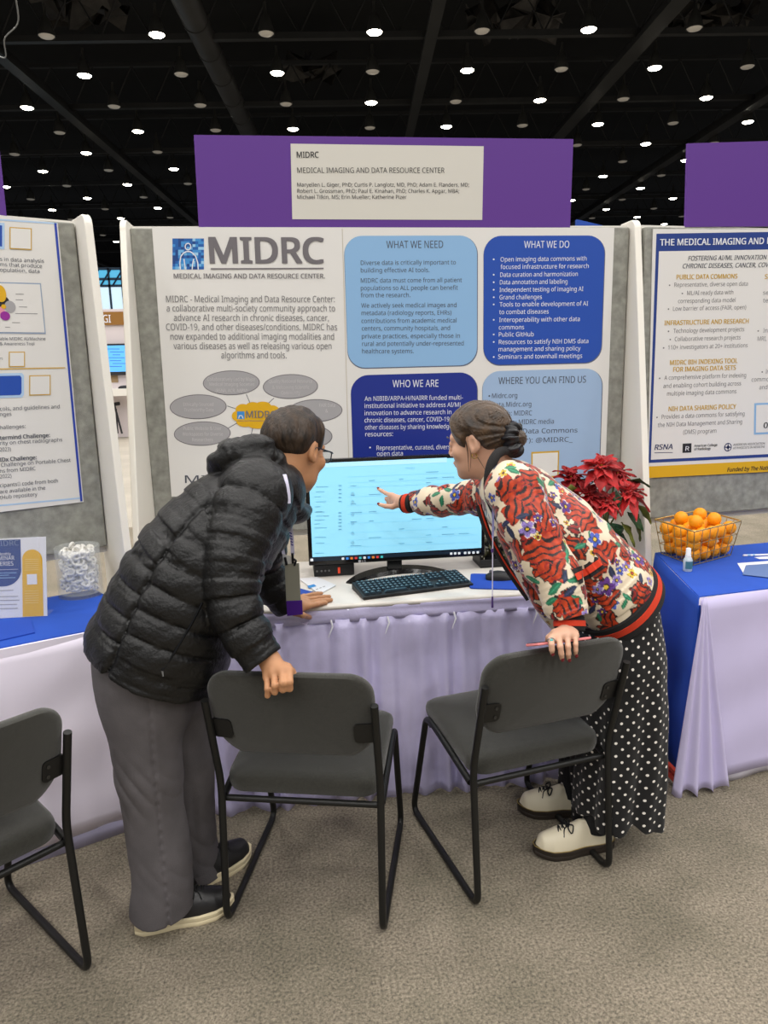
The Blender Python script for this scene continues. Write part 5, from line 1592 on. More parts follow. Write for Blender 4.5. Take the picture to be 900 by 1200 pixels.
# ================================================================== the man
M_skin = mat('warm_tan_skin', (190, 138, 100), 0.55, var=0.05, vscale=40, sub=0.06)
M_puff = mat('black_quilted_nylon', (11, 11, 12), 0.45, bump=0.3, bscale=110)
M_trou = mat('grey_cotton_twill', (86, 82, 84), 0.9, var=0.10, vscale=18, bump=0.15, bscale=300)
man_c = (onz(158, 1092) + onz(292, 1005)) / 2
HC = at(346, 527, 2.20); HR = frame((.62, .785), math.radians(17)); HS = 0.95
hloc = lambda p: HC + HR @ (np.asarray(p, float) * HS)
wrR, wrL = at(316, 774, 1.80), onz(346, 711, TZ + .028)
KR = [at(339, 786, 1.752), at(331, 787, 1.752), at(321.5, 790, 1.758), at(313, 794, 1.768)]
FR = []
for k, dx in zip(KR, (0, 0, 0, 0)):
    u, v = px(k); Y = k[1]
    FR.append([at(u + .5, v + 13, Y - .028), at(u + .5, v + 21, Y - .020), at(u + .3, v + 22, Y - .004)])
KL = [onz(361, 710.5, TZ + .020), onz(362, 706.5, TZ + .022), onz(360, 702.5, TZ + .021), onz(356, 699, TZ + .018)]
FL_ = [[onz(371, 708.5, TZ + .015), onz(377, 707, TZ + .010), onz(382, 706.3, TZ + .008)], [onz(374, 704.5, TZ + .016), onz(382, 703.4, TZ + .010), onz(388, 703, TZ + .008)],
       [onz(373, 700.5, TZ + .014), onz(380, 699.5, TZ + .010), onz(386, 699, TZ + .008)], [onz(366, 696.5, TZ + .013), onz(372, 695.5, TZ + .009), onz(377, 695, TZ + .007)]]
pr = Prims()
pr.add(lambda P: head_sdf(((P - HC.astype(np.float32)) @ HR.astype(np.float32)) / HS, False) * HS, HC - .19, HC + .19, .01)
nb_ = np.array([-.045, 2.145, 1.19])
nb_ = np.array([-.06, 2.14, 1.185])
pr.tube(Tube([nb_, nb_ * .45 + hloc((0, -.03, -.07)) * .55, hloc((0, -.025, -.01))], [.062, .060, .060], [.066, .066, .066], lat=HR[:, 0], n=10), .02)
pr.tube(Tube([(-.37, 2.04, .86), (-.27, 2.07, 1.02), (-.16, 2.10, 1.12), (-.08, 2.12, 1.17)], [.15, .15, .15, .07], [.11, .11, .10, .06], lat=(.1, 1, 0), n=12), .03)
shR, shL = at(297, 585, 1.98), np.array([-.09, 2.26, 1.12])
elR, elL = at(273, 696, 1.86), at(305, 655, 2.40)
pr.chain([nb_ - (.03, 0, .03), shR, elR, wrR], [.06, .045, .036, .026], .03)
pr.chain([nb_ - (.03, 0, .03), shL, elL, wrL], [.06, .042, .034, .026], .03)
hpR, hpL = np.array([-.37, 1.95, .86]), np.array([-.36, 2.13, .86])
knR, knL = at(181, 930, 1.94), at(219, 905, 2.13)
anR, anL = onz(180, 1080, .0) + (0, .02, .09), onz(228, 1040, 0) + (0, .02, .09)
tR, hR_ = onz(274, 1061), onz(159, 1091); tL, hL_ = onz(293, 1000), onz(206, 1052)
pr.chain([hpR, knR, anR, (anR * .6 + tR * .4) * (1, 1, 0) + (0, 0, .05)], [.075, .045, .036, .030], .03)
pr.chain([hpL, knL, anL, (anL * .6 + tL * .4) * (1, 1, 0) + (0, 0, .05)], [.075, .045, .036, .030], .03)
add_hand(pr, wrR, KR, FR, [at(337, 782, 1.79), at(342, 787, 1.805), at(345, 792, 1.80)])
add_hand(pr, wrL, KL, FL_, [onz(345, 718, TZ + .016), onz(355, 721, TZ + .012), at(363, 723.5, 2.468)])
pr_man = pr
man = soft('person', pr, (-.72, 1.66, -.005), (.34, 2.66, 1.53), .0033, M_skin, None, it=1)
me_ = man.data
co = np.empty(len(me_.vertices) * 3); me_.vertices.foreach_get('co', co); co = co.reshape(-1, 3) - man_c
me_.vertices.foreach_set('co', co.ravel()); man.location = tuple(man_c); PM[man.name] = Matrix.Translation(Vector(man_c))
tag(man, 'person in black puffer jacket and grey trousers leaning over the table, hand on chair', 'person')

# hair: short, dark brown
M_hairm = mat('dark_brown_short_hair', (30, 23, 18), 0.5, rgb2=(66, 50, 36), var=0.3, vscale=60, bump=0.5, bscale=160, detail=6, stretch=(1, 1, .22))
def hair_m(P):
    Q = ((P - HC.astype(np.float32)) @ HR.astype(np.float32)) / HS
    zl = np.interp(Q[:, 1], (-.12, -.075, -.045, -.026, -.012, .012, .022, .05, .068, .082, .10), (-.066, -.060, -.040, -.008, .020, .024, .000, .012, .050, .070, .078)).astype(np.float32) + .004 * wob(Q, 160, 77)
    k = np.clip((Q[:, 2] - zl) / .075, 0, 1) ** .8
    sk = smin(ellip(Q, (0, -.012, .032), (.077, .098, .086)), ellip(Q, (0, .030, -.035), (.064, .066, .088)), .03)
    th = .0006 + .0165 * k + .0016 * wob(Q * np.array([1, 1, .3], np.float32), 260, 5) * k + .0022 * wob(Q * np.array([1, 1, .3], np.float32), 90, 6) * k
    d = smax(sk - th, (zl - Q[:, 2]) * .8, .006)
    d = np.maximum(d, -(sk + .008))
    return d * HS
soft('hair', hair_m, HC - .16, HC + .16, .003, M_hairm, man, it=1)
# glasses
M_gl = mat('dark_glasses_frame', (22, 24, 34), 0.3)
mb = MB()
G = lambda p: hloc(p)
for s in (-1, 1):
    mb.tube(fillet([G((s * .082, -.018, -.006)), G((s * .082, -.006, .010)), G((s * .080, .085, .010)), G((s * .070, .104, .010))], .006), .0021, 6)
    rim = [G((s * (.008 + a), .106 - .12 * (a - .027) ** 2 / .06, b)) for a, b in rrect(0, -.020, .058, .016, .011, 5)]
    mb.tube(rim, .0020, 6, closed=True)
mb.tube(catmull([G((-.009, .107, .006)), G((0, .111, .008)), G((.009, .107, .006))], 6), .002, 6)
gl = mb.build('glasses', M_gl, man, smooth=True)
M_lens = mat('glasses_lens', (190, 220, 235), 0.05, alpha=0.25)
for s in (-1, 1):
    mb = MB(); mb.add([G((s * (.008 + a), .106 - .12 * (a - .027) ** 2 / .06, b)) for a, b in rrect(0, -.020, .058, .016, .011, 5)], [tuple(range(24))]); mb.build('lens', M_lens, gl)
M_eyew = mat('eye_white', (222, 214, 206), 0.3); M_iris = mat('eye_iris', (44, 30, 22), 0.2)
def eyes(h, R, S, parent):
    for s in (-1, 1):
        mb = MB(); mb.ball(h((s * .033, .0835, .003)), .0112 * S, 14); e = mb.build('eye', M_eyew, parent, smooth=True)
        mb = MB(); mb.ball(h((s * .033, .0915, .002)), (.0052 * S, .0034 * S, .0052 * S), 10, R=R); mb.build('iris', M_iris, e, smooth=True)
eyes(hloc, HR, HS, man)
mb = MB()
for s in (-1, 1):
    mb.tube(catmull([hloc((s * .014, .101, .026)), hloc((s * .03, .099, .032)), hloc((s * .05, .085, .026))], 8), [.002, .0032, .0034, .0034, .0032, .003, .0025, .0012], 6)
mb.build('eyebrows', M_hairm, man, smooth=True)
mb = MB(); mb.ball(hloc((0, .0985, -.068)), (.019, .0055, .0055), 12, R=HR); mb.build('lips', mat('lip_skin', (160, 96, 84), 0.5), man, smooth=True)

# trousers
T1 = Tube([at(163, 775, 1.97), at(171, 860, 1.955), at(180, 946, 1.945), at(187, 1020, 1.93), at(190, 1062, 1.93)], [.112, .102, .090, .088, .092], [.115, .095, .080, .084, .088], lat=(0, -1, 0), n=22, c1=True)
T2 = Tube([at(208, 780, 2.13), at(214, 860, 2.13), at(219, 945, 2.13), at(226, 1000, 2.13), at(230, 1024, 2.13)], [.110, .104, .092, .088, .090], [.112, .092, .080, .082, .088], lat=(0, 1, 0), n=20, c1=True)
T3 = Tube([at(178, 740, 2.05), at(182, 800, 2.05)], [.19, .18], [.145, .14], lat=(0, 1, 0), n=8)
def trousers(P):
    a, s, th = T1(P); b, s2, t2 = T2(P); c = T3(P)[0]
    dg = P[:, 2] * 44 + P[:, 0] * 62 + 1.6 * wob(P, 14, 9)
    fold = 1 - np.abs(np.sin(dg)) ** .6
    zone = np.clip((.30 - P[:, 2]) / .22, 0, 1) + .8 * np.exp(-((P[:, 2] - .47) / .08) ** 2) + .5 * np.exp(-((P[:, 2] - .72) / .08) ** 2)
    w1 = .0055 * wob(P * np.array([1, 1, .6], np.float32), 24, 2) + .011 * fold * zone * np.clip(.45 + wob(P, 16, 19), 0, 1) - .009 * zone * (.5 + .5 * wob(P, 30, 29))
    sd = np.exp(-((th + .35) / .045) ** 2)
    crease = -.010 * sd * (1 + .5 * np.sin(P[:, 2] * 210)) + .004 * np.exp(-((th + .45) / .05) ** 2)
    d = smin(a + w1 * 1.2 - crease * .4, b + w1, .012)
    d = smin(d, c, .05)
    # cuff turn and side seam
    d = d + .0018 * np.exp(-((P[:, 2] - .055) / .0025) ** 2)
    return d
soft('trousers', trousers, (-.66, 1.78, -.005), (-.08, 2.30, .96), .0042, M_trou, man)

# puffer jacket
J0 = Tube([(-.405, 2.03, .775), (-.375, 2.03, .83), (-.278, 2.06, 1.01), (-.175, 2.10, 1.13), (-.06, 2.14, 1.215)], [.225, .23, .232, .225, .15], [.200, .200, .186, .162, .105],
          lat=[(.05, 1, 0), (.05, 1, 0), (.1, 1, 0), (.15, 1, 0), (.2, 1, 0)], n=26, c0=True)
JR = Tube([at(300, 578, 1.985), at(286, 612, 1.935), at(274, 655, 1.885), at(273, 700, 1.850), at(288, 742, 1.825), at(309, 774, 1.805)], [.100, .098, .084, .072, .066, .053], n=26, lat=(0, 1, 0), c1=True)
JL = Tube([(-.085, 2.27, 1.13), (-.10, 2.35, 1.0), at(306, 655, 2.40), at(320, 688, wrL[1] - .01), at(339, 711, wrL[1])], [.090, .084, .074, .064, .052], n=20, lat=(1, 0, 0), c1=True)
JH1 = Tube([at(258, 541, 2.06), at(284, 530, 2.05), at(310, 533, 2.06), at(325, 556, 2.10), at(336, 588, 2.18)], [.036, .052, .046, .036, .030], n=18)
JH2 = Tube([at(256, 543, 2.08), at(280, 532, 2.18), at(310, 530, 2.30), at(335, 560, 2.36), at(346, 592, 2.34)], [.036, .052, .048, .040, .03], n=18)
JC = Tube([at(318, 552, 2.09), at(331, 582, 2.13), at(343, 602, 2.20), at(350, 598, 2.30)], [.022, .026, .030, .026], [.04, .048, .050, .045], n=16, lat=(0, 0, 1))
def quilt(s, L, ph, amp):
    b = np.abs(np.sin(np.pi * (s / L + ph)))
    return amp * (1 - (b + 1e-4) ** .38)
def pucker(s, L, ph, P, k):
    b = np.abs(np.sin(np.pi * (s / L + ph)))
    return .0038 * np.exp(-b / .30) * wob(P, 165, k)
def jacket(P):
    a, s, th = J0(P)
    wr = .0016 * wob(P, 62, 4) + .0009 * wob(P, 150, 8)
    warp = .010 * wob(P, 11, 21)
    t2 = np.where(th > 0, np.pi - th, -np.pi - th)
    side = .010 * np.exp(-((t2 - .40) / .035) ** 2)
    ph = .12 + .45 * (t2 < .40)
    a = a + quilt(s + warp, .066, ph, .016) + pucker(s + warp, .066, ph, P, 51) + side + wr
    b, s2, th2 = JR(P); b = b + quilt(s2 + warp * .8, .064, .35, .014) + pucker(s2 + warp * .8, .064, .35, P, 52) + wr * 1.2
    c, s3, _ = JL(P); c = c + quilt(s3 + warp, .064, .2, .014) + wr
    d = smin(a, c, .02); d = smin(d, b, .012)
    h1, sh1, _ = JH1(P); h2, sh2, _ = JH2(P)
    h = smin(h1, h2, .02) + .005 * wob(P * np.array([.5, 1, 1.6], np.float32), 70, 12) + quilt(sh1 + warp, .07, .1, .009)
    d = smin(d, h, .010)
    k, sk, _ = JC(P)
    return smin(d, k + wr * .5, .008)
jk = soft('puffer_jacket', jacket, (-.72, 1.66, .56), (.16, 2.66, 1.42), .0042, M_puff, man)
mb = MB(); zp = [at(233, 690 + 0, 1.80), at(214, 738, 1.79), at(194, 775, 1.80)]
# hem zip and pull
# pocket zip on the near flank of the jacket
def onto(fn, p, d, t0=-.12, t1=.12):
    ts = np.linspace(t0, t1, 160); P = (np.asarray(p) + ts[:, None] * np.asarray(d)).astype(np.float32); v = fn(P)
    i = np.nonzero(v < 0)[0]
    return P[i[0]] if len(i) else np.asarray(p)
vd = lambda u, v: ray(u, v) / np.linalg.norm(ray(u, v))
zz_ = [onto(jacket, at(u, v, 1.85), vd(u, v), -.1, .4) for u, v in ((237, 706), (226, 728), (212, 752), (198, 775), (190, 786))]
mb.tube(catmull(zz_, 20), .0035, 6); zo = mb.build('pocket_zip', M_gloss, jk, smooth=True)
mb = MB(); p = zz_[-1]; mb.tube([p, p + np.array([.002, -.004, -.014])], [.003, .0018], 6); mb.build('zip_pull', mat('zip_pull_steel', (150, 150, 150), 0.3, 0.8), zo)
# shoes
M_shoe = mat('black_leather_shoe', (34, 33, 34), 0.38, bump=0.1, bscale=60)
M_cream = mat('cream_rubber_sole', (222, 208, 172), 0.6)
M_blace = mat('black_lace', (16, 16, 16), 0.8)
shoe('shoe', tR, hR_, 1, man, M_shoe, M_cream, M_blace, .027, .040, False, .004, .075)
shoe('shoe', tL, hL_, 1, man, M_shoe, M_cream, M_blace, .027, .040, False, .004, .075)
# name badge on its lanyard
bt0 = thing('name_badge', 'grey and purple name badge hanging on a white lanyard from the man’s neck', 'name badge', at(345, 722, 2.28))
M_lan = mat('lavender_white_ribbon', (216, 212, 236), 0.6)
def ribbon(pts, w, m, name, parent, side=(1, 0, 0), t=.0012, n=24):
    C_ = catmull(pts, n); s = np.asarray(side, float); s /= np.linalg.norm(s)
    R_ = []
    for i, p in enumerate(C_):
        T = C_[min(i + 1, n - 1)] - C_[max(i - 1, 0)]; T /= np.linalg.norm(T); nn = np.cross(T, s); nn /= np.linalg.norm(nn)
        R_.append([p - s * w / 2 - nn * t, p + s * w / 2 - nn * t, p + s * w / 2 + nn * t, p - s * w / 2 + nn * t])
    mb = MB(); mb.rings(R_); return mb.build(name, m, parent)
BY = 2.28
both = lambda P: np.minimum(jacket(P), pr_man(P))
ribbon([onto(both, at(u, v, 1.85), vd(u, v), 0, .6) - vd(u, v) * .004 for u, v in ((333, 556), (335.5, 566), (337.5, 578), (338, 590))], .012, M_lan, 'lanyard_strap', bt0)
ribbon([at(337, 601, BY), at(340, 616, BY), at(342, 630, BY), at(343, 650, BY)], .012, M_lan, 'lanyard_strap', bt0)
ribbon([at(333, 618, BY + .02), at(331, 640, BY + .02), at(334, 655, BY + .01)], .010, M_lan, 'lanyard_strap', bt0)
sb = Sheet((0, BY - .004, 0), 0)
for k in range(5): sb.line('strap_lettering', (339.0 + k * .5, 624 + k * 3.4), (342.0 + k * .4, 625.5 + k * 3.4), 1.4, 1, mat('violet_letter', (72, 62, 150), 0.6))
sb.finish(bt0)
mb = MB(); mb.tube([at(342.5, 648, BY), at(343.5, 660, BY)], .004, 8); mb.tube([at(334, 653, BY), at(336, 662, BY)], .004, 8); mb.tube(fillet([at(344, 655, BY), at(347, 657, BY), at(345, 663, BY)], .004), .0035, 8)
mb.build('clip', mat('dark_clip', (36, 36, 40), 0.4, 0.5), bt0, smooth=True)
def plate(name, uv, Y, th, m, parent):
    P_ = [at(u, v, Y) for u, v in uv]
    mb = MB(); mb.rings([[p + np.array([0, q, 0]) for p in P_] for q in (0, th)]); return mb.build(name, m, parent, bevel=.0006)
plate('badge_holder', [(333.5, 661), (350.5, 660), (352.5, 704), (335.5, 705.5)], BY, .003, mat('badge_back_grey', (142, 140, 126), 0.45), bt0)
plate('badge_ribbon', [(335.5, 704.5), (354, 703.5), (355, 720), (336.5, 722)], BY - .002, .002, mat('purple_badge_ribbon', (72, 24, 132), 0.5), bt0)
plate('badge_sleeve', [(331, 649), (341, 652), (343, 661), (332, 663)], BY + .003, .002, mat('clear_sleeve', (226, 226, 226), 0.2, alpha=.6), bt0)

# ================================================================== the woman
M_skinw = mat('fair_skin', (212, 166, 140), 0.5, var=0.04, vscale=40, sub=0.06)
wom_c = (onz(640, 1000) + onz(640, 950)) / 2 + np.array([.12, 0, 0]); wom_c[2] = 0
WC = at(560.5, 516, 2.19); WR = frame((-.83, .56), math.radians(11)); WS = 0.885
wloc = lambda p: WC + WR @ (np.asarray(p, float) * WS)
wwL, wwR = at(667, 737, 1.835), at(473, 588, 2.58)
KW = [at(646, 748, 1.775), at(655, 746.5, 1.778), at(665, 746, 1.785), at(674.5, 745, 1.795)]
FW_ = []
for k, (dv, du) in zip(KW, ((17, 1), (25, 3.5), (26, 1.5), (22, .3))):
    u, v = px(k); Y = k[1]
    FW_.append([at(u + du * .4, v + dv * .45, Y - .026), at(u + du * .8, v + dv * .78, Y - .027), at(u + du, v + dv, Y - .020)])
pr = Prims()
pr.add(lambda P: head_sdf(((P - WC.astype(np.float32)) @ WR.astype(np.float32)) / WS, True) * WS, WC - .18, WC + .18, .01)
nw = at(592, 568, 2.16)
pr.tube(Tube([nw, nw * .5 + wloc((0, -.035, -.075)) * .5, wloc((0, -.03, -.02))], [.060, .050, .050], [.062, .054, .056], lat=WR[:, 0], n=10), .03)
wl = np.array([.45, .89, 0])
pel = at(724, 720, 2.14)
pr.tube(Tube([pel, at(686, 672, 2.14), at(642, 625, 2.14), at(604, 588, 2.15)], [.13, .11, .12, .10], [.09, .08, .08, .065], lat=(.2, 1, 0), n=12), .03)
wsL, wsR = at(602, 575, 2.00), at(588, 578, 2.27)
weL, weR = at(636, 655, 1.91), at(535, 586, 2.42)
pr.chain([nw + (.03, 0, -.03), wsL, weL, wwL], [.045, .036, .030, .021], .03)
pr.chain([nw + (.03, 0, -.03), wsR, weR, wwR], [.045, .036, .030, .021], .03)
wtL, whL = onz(626, 1003), onz(716, 990); wtR, whR = onz(607, 952), onz(690, 952)
waL, waR = whL * .8 + wtL * .2 + (0, 0, .09), whR * .8 + wtR * .2 + (0, 0, .09)
wkL, wkR = at(706, 860, 2.06), at(695, 850, 2.24)
pr.chain([pel + (.0, -.08, -.02), wkL, waL, waL * .5 + wtL * .5 + (0, 0, -.03)], [.075, .045, .030, .026], .03)
pr.chain([pel + (.0, .09, -.02), wkR, waR, waR * .5 + wtR * .5 + (0, 0, -.03)], [.075, .045, .030, .026], .03)
add_hand(pr, wwL, KW, FW_, [at(650, 741, 1.81), at(643, 747, 1.82), at(641, 753, 1.835)], r=.0078, palm=.0112)
KP = [at(457.5, 580, 2.655), at(458, 584.5, 2.665), at(459.5, 589, 2.665), at(462, 592.5, 2.655)]
FP = [[at(452, 578, 2.69), at(447.5, 575.3, 2.71), at(443.2, 572.8, 2.725)], [at(453, 584.5, 2.69), at(456, 587.5, 2.685), at(460, 588, 2.67)],
      [at(455, 589, 2.69), at(458, 591.5, 2.68), at(462, 592, 2.665)], [at(458, 593, 2.675), at(461, 594.5, 2.665), at(464, 594, 2.655)]]
add_hand(pr, wwR, KP, FP, [at(460, 594, 2.60), at(452, 593.2, 2.625), at(444.5, 591, 2.65)], r=.0080, palm=.0118)
wom = soft('person', pr, (.26, 1.66, -.005), (1.36, 2.80, 1.52), .0033, M_skinw, None, it=1)
me_ = wom.data
co = np.empty(len(me_.vertices) * 3); me_.vertices.foreach_get('co', co); co = co.reshape(-1, 3) - wom_c
me_.vertices.foreach_set('co', co.ravel()); wom.location = tuple(wom_c); PM[wom.name] = Matrix.Translation(Vector(wom_c))
tag(wom, 'person in floral tiger print bomber jacket and polka dot trousers, pointing at the screen', 'person')
eyes(wloc, WR, WS, wom)
M_nail = mat('dark_red_nail', (110, 22, 34), 0.25)
tips = []
for f, k in zip(FW_, KW):
    tips.append((np.asarray(f[2]) + np.array([0, 0, -.001]), np.asarray(f[2]) - f[1], (0, -1, .1)))
nails('nail', tips, M_nail, wom)
nails('nail', [(at(444.3, 591, 2.65), at(444, 591, 2.65) - at(452, 593, 2.62), (0, -1, .4)), (at(443.6, 573, 2.725), at(443, 573, 2.72) - at(448, 575.5, 2.7), (-.2, -.6, .8))], M_nail, wom)
mb = MB(); q = (np.asarray(KW[0]) * .6 + np.asarray(FW_[0][0]) * .4); dq = np.asarray(FW_[0][0]) - KW[0]; dq /= np.linalg.norm(dq); a1 = np.cross(dq, (0, 1, 0)); a1 /= np.linalg.norm(a1); a2 = np.cross(dq, a1)
mb.tube([q + (a1 * math.cos(t) + a2 * math.sin(t)) * .0088 for t in np.linspace(0, 6.283, 18, endpoint=False)], .0016, 6, closed=True)
rg = mb.build('finger_ring', mat('silver_ring', (200, 200, 205), 0.25, 0.9), wom, smooth=True)
mb = MB(); mb.ball(q + np.array([-.003, -.009, .004]), (.005, .003, .005), 10); mb.build('ring_stone', mat('turquoise_stone', (84, 190, 190), 0.2), rg, smooth=True)
mb = MB(); mb.tube(catmull([wloc((0, .09, -.065)) + WR @ np.array([q_, -.25 * abs(q_) * 10 * abs(q_), 0]) for q_ in (-.018, 0, .018)], 8), [.002, .004, .0048, .005, .005, .0048, .004, .002], 8)
mb.build('lips', mat('lip_skin_rose', (178, 104, 98), 0.45), wom, smooth=True)
mb = MB()
for s in (-1, 1): mb.tube(catmull([wloc((s * .014, .1005, .026)), wloc((s * .03, .099, .031)), wloc((s * .05, .085, .026))], 8), [.0015, .0025, .0026, .0026, .0024, .002, .0015, .001], 6)
M_hairw = mat('brown_pulled_back_hair', (40, 28, 18), 0.45, rgb2=(80, 58, 36), var=0.25, vscale=34, bump=0.25, bscale=120, stretch=(1, .35, 1), sheen=0.2)
mb.build('eyebrows', M_hairw, wom, smooth=True)
BN = np.array([0.0, -.128, -.018])
def hair_w(P):
    Q = ((P - WC.astype(np.float32)) @ WR.astype(np.float32)) / WS
    ax = np.abs(Q[:, 0])
    zl = np.interp(Q[:, 1], (-.12, -.075, -.045, -.024, -.012, .012, .026, .048, .066, .084, .10), (-.085, -.075, -.052, -.012, .018, .022, -.016, -.004, .022, .054, .066)).astype(np.float32)
    k = np.clip((Q[:, 2] - zl) / .035, 0, 1)
    sk = smin(ellip(Q, (0, -.012, .032), (.077, .098, .086)), ellip(Q, (0, .030, -.035), (.064, .066, .088)), .03)
    # strands run from the hairline to the bun
    dy = Q[:, 1] - BN[1]; dz = Q[:, 2] - BN[2]
    ang = np.arctan2(dz + .0, dy + .02) + .6 * ax / .08
    gro = .0016 * np.sin(ang * 58 + 2 * np.sin(ang * 17)) + .0011 * np.sin(ang * 131 + 1.3) + .0016 * np.sin(ang * 23 + .7)
    d = smax(sk - (.002 + .014 * k) - gro * k, (zl - Q[:, 2]) * .8, .006)
    tail = cone(Q, (0, -.085, .0), BN * .97, .050, .028)
    d = smin(d, tail - gro, .02)
    d = smin(d, ellip(Q, BN + (0, -.012, 0), (.030, .028, .030)) - gro, .012)
    return np.maximum(d, -(sk + .008)) * WS
soft('hair', hair_w, WC - .20, WC + .18, .003, M_hairw, wom)
M_scr = mat('black_satin_scrunchie', (26, 26, 30), 0.35)
def scrun(P):
    Q = ((P - WC.astype(np.float32)) @ WR.astype(np.float32)) / WS - (BN + (0, .004, 0)).astype(np.float32)
    rr = np.sqrt(Q[:, 0] ** 2 + Q[:, 2] ** 2); a = np.arctan2(Q[:, 2], Q[:, 0])
    w = .0045 * np.sin(a * 9 + 40 * Q[:, 1]) + .003 * np.sin(a * 17 + 2)
    return (np.sqrt((rr - .038) ** 2 + (Q[:, 1] * .75) ** 2) - .0200 - w) * WS * .8
soft('scrunchie', scrun, WC - .24, WC + .12, .003, M_scr, wom)
mb = MB(); ec = wloc((-.080, -.006, -.046)); mb.tube([ec + WR @ np.array([0, .008 * math.cos(t), .008 * math.sin(t)]) for t in np.linspace(0, 6.283, 16, endpoint=False)], .0012, 6, closed=True)
mb.build('earring', mat('gold_earring', (214, 176, 96), 0.25, 0.9), wom, smooth=True)
mb = MB()
for k, (dy, dz) in enumerate(((.010, -.075), (.016, -.06), (-.02, -.078))):
    mb.tube(catmull([wloc((-.072, .018 - .01 * k, .01)), wloc((-.079, .016 - .012 * k, -.03)), wloc((-.074, .016 + dy - .014 * k, -.05 + dz * .6))], 10), [.0022, .002, .0018, .0016, .0015, .0014, .0012, .001, .0008, .0004], 5)
mb.build('loose_strand', M_hairw, wom, smooth=True)

# wide polka dot trousers
pm = bpy.data.materials.new('black_polka_dot_cloth'); pm.use_nodes = True
nt = pm.node_tree; bs = nt.nodes['Principled BSDF']; bs.inputs['Roughness'].default_value = .85; bs.inputs['Sheen Weight'].default_value = .1
an = nt.nodes.new('ShaderNodeAttribute'); an.attribute_name = 'cloth_uv'
sx = nt.nodes.new('ShaderNodeSeparateXYZ'); nt.links.new(an.outputs['Vector'], sx.inputs[0])
def mth(op, a, b=None):
    m = nt.nodes.new('ShaderNodeMath'); m.operation = op
    for i, x in enumerate((a, b)):
        if x is None: continue
        if isinstance(x, (int, float)): m.inputs[i].default_value = x
        else: nt.links.new(x, m.inputs[i])
    return m.outputs[0]
CU, CV, DR = .037, .0215, .0044
vv = mth('DIVIDE', sx.outputs['Y'], CV); row = mth('FLOOR', vv)
uu = mth('ADD', mth('DIVIDE', sx.outputs['X'], CU), mth('MULTIPLY', mth('MODULO', row, 2.0), .5))
uu = mth('ADD', uu, mth('MULTIPLY', mth('SINE', mth('MULTIPLY', row, 12.9)), .10))
fx = mth('MULTIPLY', mth('SUBTRACT', mth('FRACT', uu), .5), CU); fy = mth('MULTIPLY', mth('SUBTRACT', mth('FRACT', vv), .5), CV)
dd = mth('SQRT', mth('ADD', mth('MULTIPLY', fx, fx), mth('MULTIPLY', fy, fy)))
isd = mth('LESS_THAN', dd, DR)
mxn = nt.nodes.new('ShaderNodeMix'); mxn.data_type = 'RGBA'
mxn.inputs['A'].default_value = (*lin((11, 10, 12)), 1); mxn.inputs['B'].default_value = (*lin((236, 230, 222)), 1)
nt.links.new(isd, mxn.inputs['Factor']); nt.links.new(mxn.outputs['Result'], bs.inputs['Base Color'])
P1 = Tube([at(727, 690, 2.11), at(729, 745, 2.09), at(731, 800, 2.07), at(730, 880, 2.06), at(726, 951, 2.055)], [.085, .108, .124, .126, .122], [.09, .112, .128, .132, .140], lat=(0, -1, 0), n=22, c1=True)
P2 = Tube([at(722, 690, 2.18), at(717, 745, 2.20), at(710, 800, 2.23), at(705, 870, 2.25), at(701, 942, 2.27)], [.10, .12, .124, .12, .12], [.09, .115, .126, .13, .138], lat=(0, -1, 0), n=22, c1=True)
P3 = Tube([at(722, 712, 2.14), at(721, 760, 2.14)], [.150, .178], [.112, .130], lat=(.1, 1, 0), n=8)
def wide(P, uv=False):
    a, s, t = P1(P); b, s2, t2 = P2(P); c, s3, t3 = P3(P)
    low = np.clip((.8 - P[:, 2]) / .5, 0, 1)
    a2 = a + low * (.012 * np.sin(t * 5 + 1.2 + 1.5 * P[:, 2]) + .006 * np.sin(t * 11 + 6 * P[:, 2])) + .003 * wob(P, 24, 3)
    b2 = b + low * (.012 * np.sin(t2 * 5 + .3) + .005 * np.sin(t2 * 12 + 5 * P[:, 2])) + .003 * wob(P, 24, 5)
    if uv:
        k = (a2 < b2)
        return np.stack([np.where(k, t * .135, t2 * .13 + .37) + .6, P[:, 2] * 1.03 + .02 * np.sin(P[:, 0] * 9) + .5], 1)
    d = smin(a2, b2, .012)
    return smin(d, c, .06)
soft('polka_dot_trousers', wide, (.72, 1.84, -.005), (1.36, 2.48, .99), .0042, pm, wom, attrs=lambda V: {'cloth_uv': wide(V.astype(np.float32), True)})

# bomber jacket
W0 = Tube([at(719, 700, 2.14), at(690, 666, 2.14), at(646, 622, 2.14), at(606, 584, 2.15), at(588, 566, 2.155)], [.178, .168, .16, .15, .09], [.140, .142, .130, .112, .070],
          lat=[(.2, 1, 0), (.2, 1, 0), (.3, 1, 0), (.35, 1, 0), (.4, 1, 0)], n=26, c0=True)
WLs = Tube([at(602, 574, 2.01), at(617, 610, 1.965), at(638, 652, 1.92), at(655, 688, 1.88), at(665, 712, 1.858), at(667, 722, 1.85)], [.084, .080, .072, .066, .056, .044], n=26, lat=(1, 0, 0), c1=True)
WRs = Tube([at(586, 577, 2.27), at(555, 583, 2.36), at(525, 586, 2.44), at(498, 588, 2.515), at(484, 590, 2.55)], [.076, .060, .056, .048, .036], n=22, lat=(0, 0, 1), c1=True)
